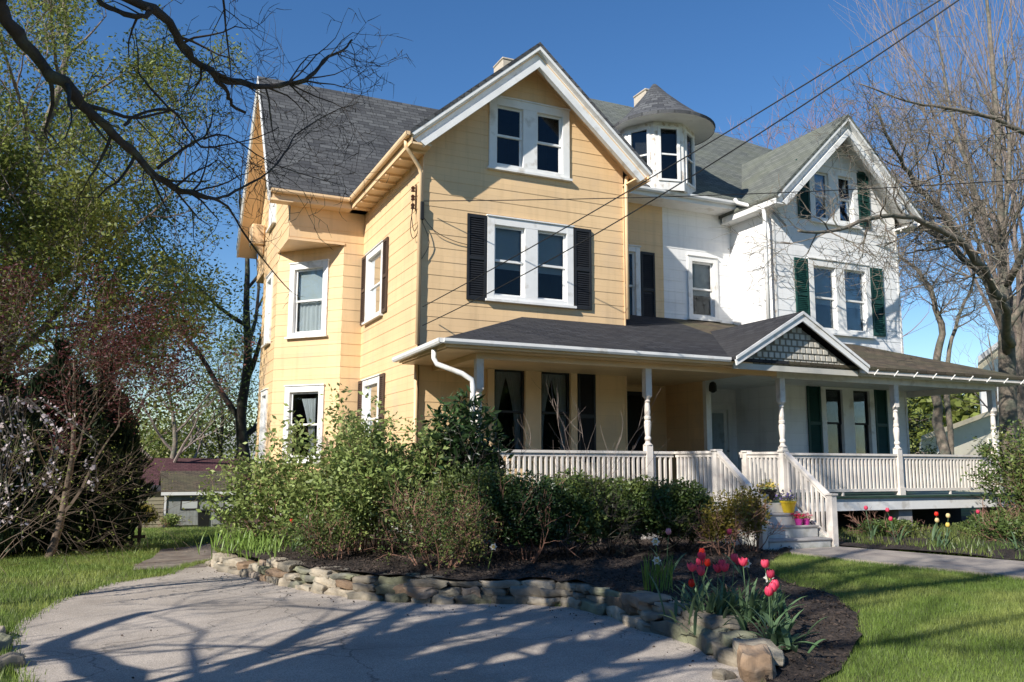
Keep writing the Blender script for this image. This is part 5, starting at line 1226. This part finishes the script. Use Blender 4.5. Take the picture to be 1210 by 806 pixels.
t = thing('tulip_leaves', (13.2, 8.8, .3), 'lush grey green leaf clump at the right end of the walkway', 'plant'); g = MB()
for k in range(60):
    x, y = 13.15+rr.gauss(0, .22), 8.85+rr.gauss(0, .18); strap(g, x, y, zr_(x, y)-.01, rr.uniform(.25, .45), .02, rr.uniform(0, 6.3), radians(rr.uniform(30, 80)), rr, 1.3)
g.build('leaves', 'lf_tulip', t, smooth=True, uv=False)
rb = random.Random(9); P = []
while len(P) < 5000:
    x, y = rb.uniform(11.5, 18), rb.uniform(7.5, 12.8)
    if inpoly(x, y, RBED) and sin(x*2.1)*sin(y*2.7)+rb.random()*.9 > .35: P.append((x, y, zr_(x, y)))
o = blades('ground_cover', P, .11, .009, 'lf_hedge', seed=4, origin=(14, 10, .2)); tag(o, 'low patchy green ground cover between the walkway and the right porch', 'ground cover', kind='stuff')

# ------------------------------------------------------------ pots on the steps
def pot(x, y, z, r, h, m_, petals, label, seed, bands=0):
    rr = random.Random(seed); t = thing('flower_pot', (x, y, z), label, 'flower pot')
    g = MB(); g.lathe((x, y, z), [(r*.62, 0), (r*.66, .01), (r*.92, h*.75), (r*1.0, h*.86), (r*1.04, h*.88), (r*1.04, h), (r*.93, h), (r*.9, h*.9)], 20); g.build('pot', m_, t, smooth=False, uv=False)
    P = [(x+rr.gauss(0, r*.5), y+rr.gauss(0, r*.5), z+h+abs(rr.gauss(0, r*.35))) for _ in range(160)]; leaves_mesh('foliage', P, .035, 'lf_bright', t, aspect=.6)
    P = [(x+rr.gauss(0, r*.55), y+rr.gauss(0, r*.55), z+h+r*.25+abs(rr.gauss(0, r*.35))) for _ in range(80)]; leaves_mesh('blossoms', P, .045, petals, t, aspect=.95, up=0)
pot(10.58, 12.1, .99, .16, .20, 'pot_black', 'pet_yel', 'black glazed pot of yellow pansies at the top of the steps', 301)
pot(10.58, 11.60, .80, .135, .20, 'pot_yel', 'pet_pur', 'yellow pot of purple and white pansies on the upper step', 302)
pot(10.52, 11.30, .61, .075, .11, 'pot_mag', 'pet_pink', 'left magenta pot of pink flowers on the step below the yellow pot', 303)
pot(10.68, 11.30, .61, .075, .11, 'pot_mag', 'pet_pale', 'right magenta pot of pale pink flowers nearer the handrail', 304)

# ------------------------------------------------------------ wires and house fittings
CBL = 1
def cable(name, a, b_, sag, r, label):
    g = MB(); a = Vector(a); b_ = Vector(b_); P = [a.lerp(b_, i/24)-Vector((0, 0, sag*4*(i/24)*(1-i/24))) for i in range(25)]
    g.tube(P, r, 5); o = g.build(name, 'black', None, uv=False, origin=tuple(a)); tag(o, label, 'cable'); return o
cable('power_cable', (5.05, 15.30, 4.25), (9.66, 2.75, 8.40), .42, .010, 'lower black power cable sloping up to the top right from the yellow corner')
cable('power_cable', (5.05, 15.30, 4.62), (9.92, 2.75, 8.40), .20, .010, 'upper black power cable sloping up to the top right from the yellow corner')
cable('telephone_cable', (5.03, 15.32, 6.74), (24.0, 6.2, 8.0), .30, .009, 'thin black telephone cable running level across both gables')
cable('telephone_cable', (20.0, 24.0, 5.2), (48.0, 30.0, 5.9), .3, .012, 'thin wire low in the gap right of the white house')
g = MB(); g.tube([(5.03, 15.455, .5), (5.03, 15.455, 6.6)], .022, 6); g.build('conduit', 'brown_insul', yh, uv=False)
g = MB(); g.box(4.99, 5.07, 15.38, 15.44, 6.38, 6.75); g.build('service_box', 'black', yh, bevel=.01)
g = MB(); g.box(5.03, 5.05, 15.85, 15.88, 6.7, 7.25); 
for zz in (6.78, 6.96, 7.14): g.lathe((4.98, 15.865, zz), [(.02, -.06), (.045, -.05), (.03, -.01), (.045, .03), (.02, .06)], 10)
g.build('insulator_rack', 'brown_insul', yh, uv=False)
for P in ([(4.98, 15.86, 6.72), (4.95, 15.9, 6.35), (4.97, 15.8, 6.1), (5.0, 15.6, 6.15), (5.0, 15.45, 6.5)], [(4.98, 15.86, 6.9), (4.93, 15.75, 6.5), (4.96, 15.65, 6.2), (5.0, 15.42, 6.4)], [(5.02, 15.42, 6.5), (5.3, 15.43, 6.2), (5.7, 15.45, 6.05), (6.02, 15.46, 6.0)], [(5.02, 15.42, 6.4), (5.2, 15.43, 5.95), (5.05, 15.43, 5.6)]):
    g = MB(); g.tube(smooth_path(P), .008, 4); g.build('service_wire', 'black', yh, uv=False)
g = MB(); g.lathe((11.95, 15.35, 3.22), [(.02, .25), (.07, .22), (.09, .15), (.09, .04), (.03, 0)], 10); o = g.build('porch_light', 'black', yh, uv=False)

# ------------------------------------------------------------ garages and sheds
def gable_shed(x0, x1, y0, y1, z0, ze, zr, wall, roofm, t, over=.25):
    """eaves face the viewer, ridge along x"""
    ym = (y0+y1)/2
    g = MB(); g.prism([(x0, y0, z0), (x0, y1, z0), (x0, y1, ze), (x0, ym, zr-.1), (x0, y0, ze)], (x1-x0, 0, 0)); g.build('wall', wall, t)
    g = MB(); s_ = (zr-ze)/(ym-y0)
    for a in (-1, 1):
        yo = (y0-over) if a < 0 else (y1+over); roof_slab(g, [(x0-over, yo, ze-over*s_+.05), (x1+over, yo, ze-over*s_+.05), (x1+over, ym, zr+.05), (x0-over, ym, zr+.05)], .12)
    g.build('roof', roofm, t)
    g = MB(); g.box(x0-over, x1+over, y0-over-.03, y0-over, ze-over*s_-.16, ze-over*s_+.0); g.build('fascia', 'wtrim', t)
z0 = gz(3.5, 45)
t = thing('garage', (3.6, 49, -1.7), 'low grey board garage with two small door windows and mossy roof', 'garage')
gable_shed(2.0, 6.6, 47, 51.5, -2.2, .16, 1.05, 'shedw', 'shw', t)
for k, x in enumerate((2.15, 4.25)):
    g = MB(); g.box(x, x+1.95, 46.93, 46.99, -1.62, -.28)
    for j in range(12): g.box(x+.05+j*.16, x+.06+j*.16, 46.925, 46.93, -1.6, -.8)
    do = g.build('garage_door', 'shedw', t)
    g = MB(); g.box(x+.55, x+1.45, 46.90, 46.925, -.85, -.34); g.build('window_frame', 'dark', do)
    g = MB(); g.box(x+.63, x+1.37, 46.88, 46.895, -.78, -.42); g.build('pane', 'shade' , do)
g = MB(); g.box(1.93, 2.03, 46.9, 47.0, -1.9, -.1); g.build('corner_board', 'wtrim', t)
t = thing('garage', (2.6, 53, -1.7), 'tan garage with a long maroon roof behind the grey garage', 'garage'); gable_shed(-.6, 6.6, 52.5, 57, -2.2, .1, 1.75, 'shedtan', 'shr', t)
t = thing('garden_shed', (1.0, 48, -1.7), 'tan shed wall with siding left of the grey garage', 'shed')
course_wall('wall', (.2, 48.0, 0), (1, 0, 0), (0, -1, 0), (0, 1.75), -2.2, .05, [], 'shedtan', t, H=.2, P=.03); g = MB(); g.box(.2, 1.95, 48.01, 51, -2.2, .03); g.build('body', 'shedtan', t); g = MB(); g.prism([(.05, 47.8, .05), (.05, 51.2, .05), (.05, 51.2, .30), (.05, 47.8, .12)], (2.0, 0, 0)); g.build('roof', 'shp', t)
t = thing('house', (8, 76, -1.5), 'distant pale house with a light grey gabled roof above the garages', 'house'); gable_shed(4.6, 11, 75, 83, -2.5, 1.2, 4.2, 'cream', 'shedw', t, .4)
t = thing('trash_bin', (3.75, 45.5, gz(3.75, 45.5)), 'dark trash bin standing before the grey garage', 'bin'); zb_ = gz(3.75, 45.5)
g = MB(); g.prism([(3.52, 45.3, zb_), (3.98, 45.3, zb_), (4.05, 45.25, zb_+.85), (3.45, 45.25, zb_+.85)], (0, .5, 0)); g.build('body', 'black', t); g = MB(); g.box(3.42, 4.08, 45.2, 45.82, zb_+.85, zb_+.92); g.build('lid', 'black', t, bevel=.02)
mound('yellow flowering bush against the tan shed', 1.0, 46.6, .9, .6, 1.2, 310, 'lf_ygold', .12, 2500, z=gz(1, 46.6))
mound('round green bush at the corner of the grey garage', 5.0, 45.6, .7, .6, .9, 311, 'lf_dark', .12, 2500, z=gz(5, 45.6))
mound('low bright green bush between the shed and the garage', 2.2, 45.9, .6, .5, .7, 312, 'lf_bright', .1, 2000, z=gz(2.2, 45.9))
# dark board fence under the evergreens
t = thing('fence', (-1.5, 23.6, gz(-1.5, 23.6)), 'dark weathered picket fence in the shade under the evergreens', 'fence')
for k in range(34):
    x = -5.2+k*.17; y = 23.4+k*.035; z = gz(x, y); g = MB(); g.prism([(x, y, z), (x+.09, y, z), (x+.09, y, z+.92), (x+.045, y, z+1.0), (x, y, z+.92)], (0, .02, 0)); g.build('picket', 'fence', t)
g = MB(); g.beam((-5.2, 23.42, gz(-5, 23)+.7), (.6, 24.6, gz(.6, 24.6)+.7), .04, .08); g.build('fence_rail', 'fence', t); g = MB(); g.beam((-5.2, 23.42, gz(-5, 23)+.25), (.6, 24.6, gz(.6, 24.6)+.25), .04, .08); g.build('fence_rail', 'fence', t)

# ------------------------------------------------------------ right neighbour
t = thing('house', (43, 32, .1), 'cream neighbouring house with tan rake boards seen past the right end of the porch', 'house')
g = MB(); g.prism([(34.9, 29, 0), (41.4, 29, 0), (41.4, 29, 4.5), (34.9, 29, 2.75)], (4.6, 4, 0)); g.build('lean_to', 'cream', t)
g = MB(); g.prism([(34.3, 28.5, 2.75), (41.6, 28.5, 4.72), (41.6, 28.5, 4.95), (34.3, 28.5, 2.98)], (5.6, 4.7, 0)); g.build('lean_to_roof', 'creamtrim', t)
g = MB(); g.prism([(41.4, 30.5, 0), (52, 30.5, 0), (52, 30.5, 7.4), (46.7, 30.5, 10.3), (41.4, 30.5, 7.4)], (5.3, 4, 0)); g.build('wall', 'white', t)
for x0_, z0_, x1_, z1_ in ((40.4, 6.75, 46.7, 10.35), (53.0, 6.75, 46.7, 10.35)):
    g = MB(); g.prism([(x0_, 29.8, z0_), (x1_, 29.8, z1_), (x1_, 29.8, z1_+.16), (x0_, 29.8, z0_+.16)], (6.6, 5, 0)); g.build('roof', 'sh2', t)
    g = MB(); g.prism([(x0_, 29.77, z0_-.28), (x1_, 29.77, z1_-.28), (x1_, 29.77, z1_+.0), (x0_, 29.77, z0_+.0)], (0, .05, 0)); g.build('rake_board', 'creamtrim', t)
for o_, s0, s1, z0_, z1_ in (((0, 28.99, 0), 35.9, 37.0, 1.9, 2.75), ((0, 28.99, 0), 39.6, 40.7, 1.5, 2.9), ((0, 30.49, 0), 43.5, 44.7, 4.2, 6.0)):
    window(t, o_, (1, 0, 0), (0, -1, 0), s0, s1, z0_, z1_, cas=.13, trim='wtrim')
mound('leafy bush against the cream neighbouring house', 38.5, 28.0, 1.0, .7, 2.6, 320, 'lf_dark', .14, 3500, z=.1)

# ------------------------------------------------------------ grass, chips
def lawn(name, label, x0, x1, y0, y1, n, h, w_, seed, excl, origin, keep=None):
    rg = np.random.default_rng(seed); P = []
    xs = rg.uniform(x0, x1, n*3); ys = rg.uniform(y0, y1, n*3)
    for x, y in zip(xs, ys):
        if keep and not keep(x, y): continue
        if any(inpoly(x, y, e) for e in excl): continue
        P.append((x, y, gz(x, y)))
        if len(P) >= n: break
    o = blades(name, P, h, w_, 'grass', seed=seed, origin=origin); tag(o, label, 'grass', kind='stuff')
HF = [(5.0, 15.4), (5.0, 20), (3.2, 21.6), (3.2, 25.6), (21, 25.6), (21, 12.9), (5.3, 12.9)]
lawn('grass', 'short spring grass of the front lawn beside the walkway', 4.0, 12, 2.5, 11.2, 130000, .045, .0032, 1, [BED, DRIVE, WALK, RBED], (7, 6, 0), keep=lambda x, y: y > .3*x and x > 3.9)
lawn('grass', 'spring grass of the left lawn beyond the driveway', -7, 1.9, 6, 22, 100000, .065, .005, 2, [BED, DRIVE, PATH, WALK], (-2, 14, 0), keep=lambda x, y: x > -.45*y+1.5 - 3)
lawn('grass', 'longer grass sloping down toward the garages', -9, 7, 20, 47, 60000, .10, .011, 3, [BED, HF, PATH], (0, 33, 0), keep=lambda x, y: x < .15*y+1.5)
rg = np.random.default_rng(77); P = []
for x, y in zip(rg.uniform(2, 10, 40000), rg.uniform(5, 13, 40000)):
    if inpoly(x, y, BED): P.append((x, y, bedz(x, y)+.018+rg.random()*.008))
    if len(P) > 16000: break
o = leaves_mesh('mulch_chips', P, .045, 'chip', None, origin=(5, 9, .2), aspect=.3, up=0, curl=.3); tag(o, 'shredded dark bark mulch pieces on the flower bed', 'mulch', kind='stuff')
P = []
for k in range(260):
    if k % 4: x, y, a = at(rg.uniform(.5, LT-.3)); x, y = x-.1-abs(rg.normal(0, .35)), y-.12-abs(rg.normal(0, .3))
    else: x, y = rg.uniform(-.8, 4.8), rg.uniform(6, 14)
    if inpoly(x, y, DRIVE): P.append((x, y, gz(x, y)+.022))
o = leaves_mesh('leaf_litter', P, .024, 'chip', None, origin=(3, 9, 0), aspect=.6, up=0, curl=.5); tag(o, 'bits of dry leaf and grit scattered over the driveway', 'litter', kind='stuff')
P = []
for k in range(2600):
    i = int(rg.integers(0, 8)); a, b_ = DRIVE[i], DRIVE[i+1]; f = rg.random(); x, y = a[0]+(b_[0]-a[0])*f, a[1]+(b_[1]-a[1])*f; P.append((x+rg.normal(.02, .05), y+rg.normal(0, .05), gz(x, y)+.008))
o = blades('grass_fringe', P, .06, .005, 'grass', seed=16, origin=(0, 12, 0)); tag(o, 'grass creeping over the left edge of the driveway', 'grass', kind='stuff')
P = []
for k in range(700):
    x, y, a = at(rg.uniform(.5, LT-.3)); 
    if sin(x*7)+sin(y*5) > .5: P.append((x+rg.normal(0, .04)-.02, y-.10+rg.normal(0, .04), gz(x, y)+.01))
if P: o = blades('weeds', P, .06, .005, 'grass', seed=6, origin=(3, 9.8, 0)); tag(o, 'small weeds at the foot of the stone wall', 'weeds', kind='stuff')
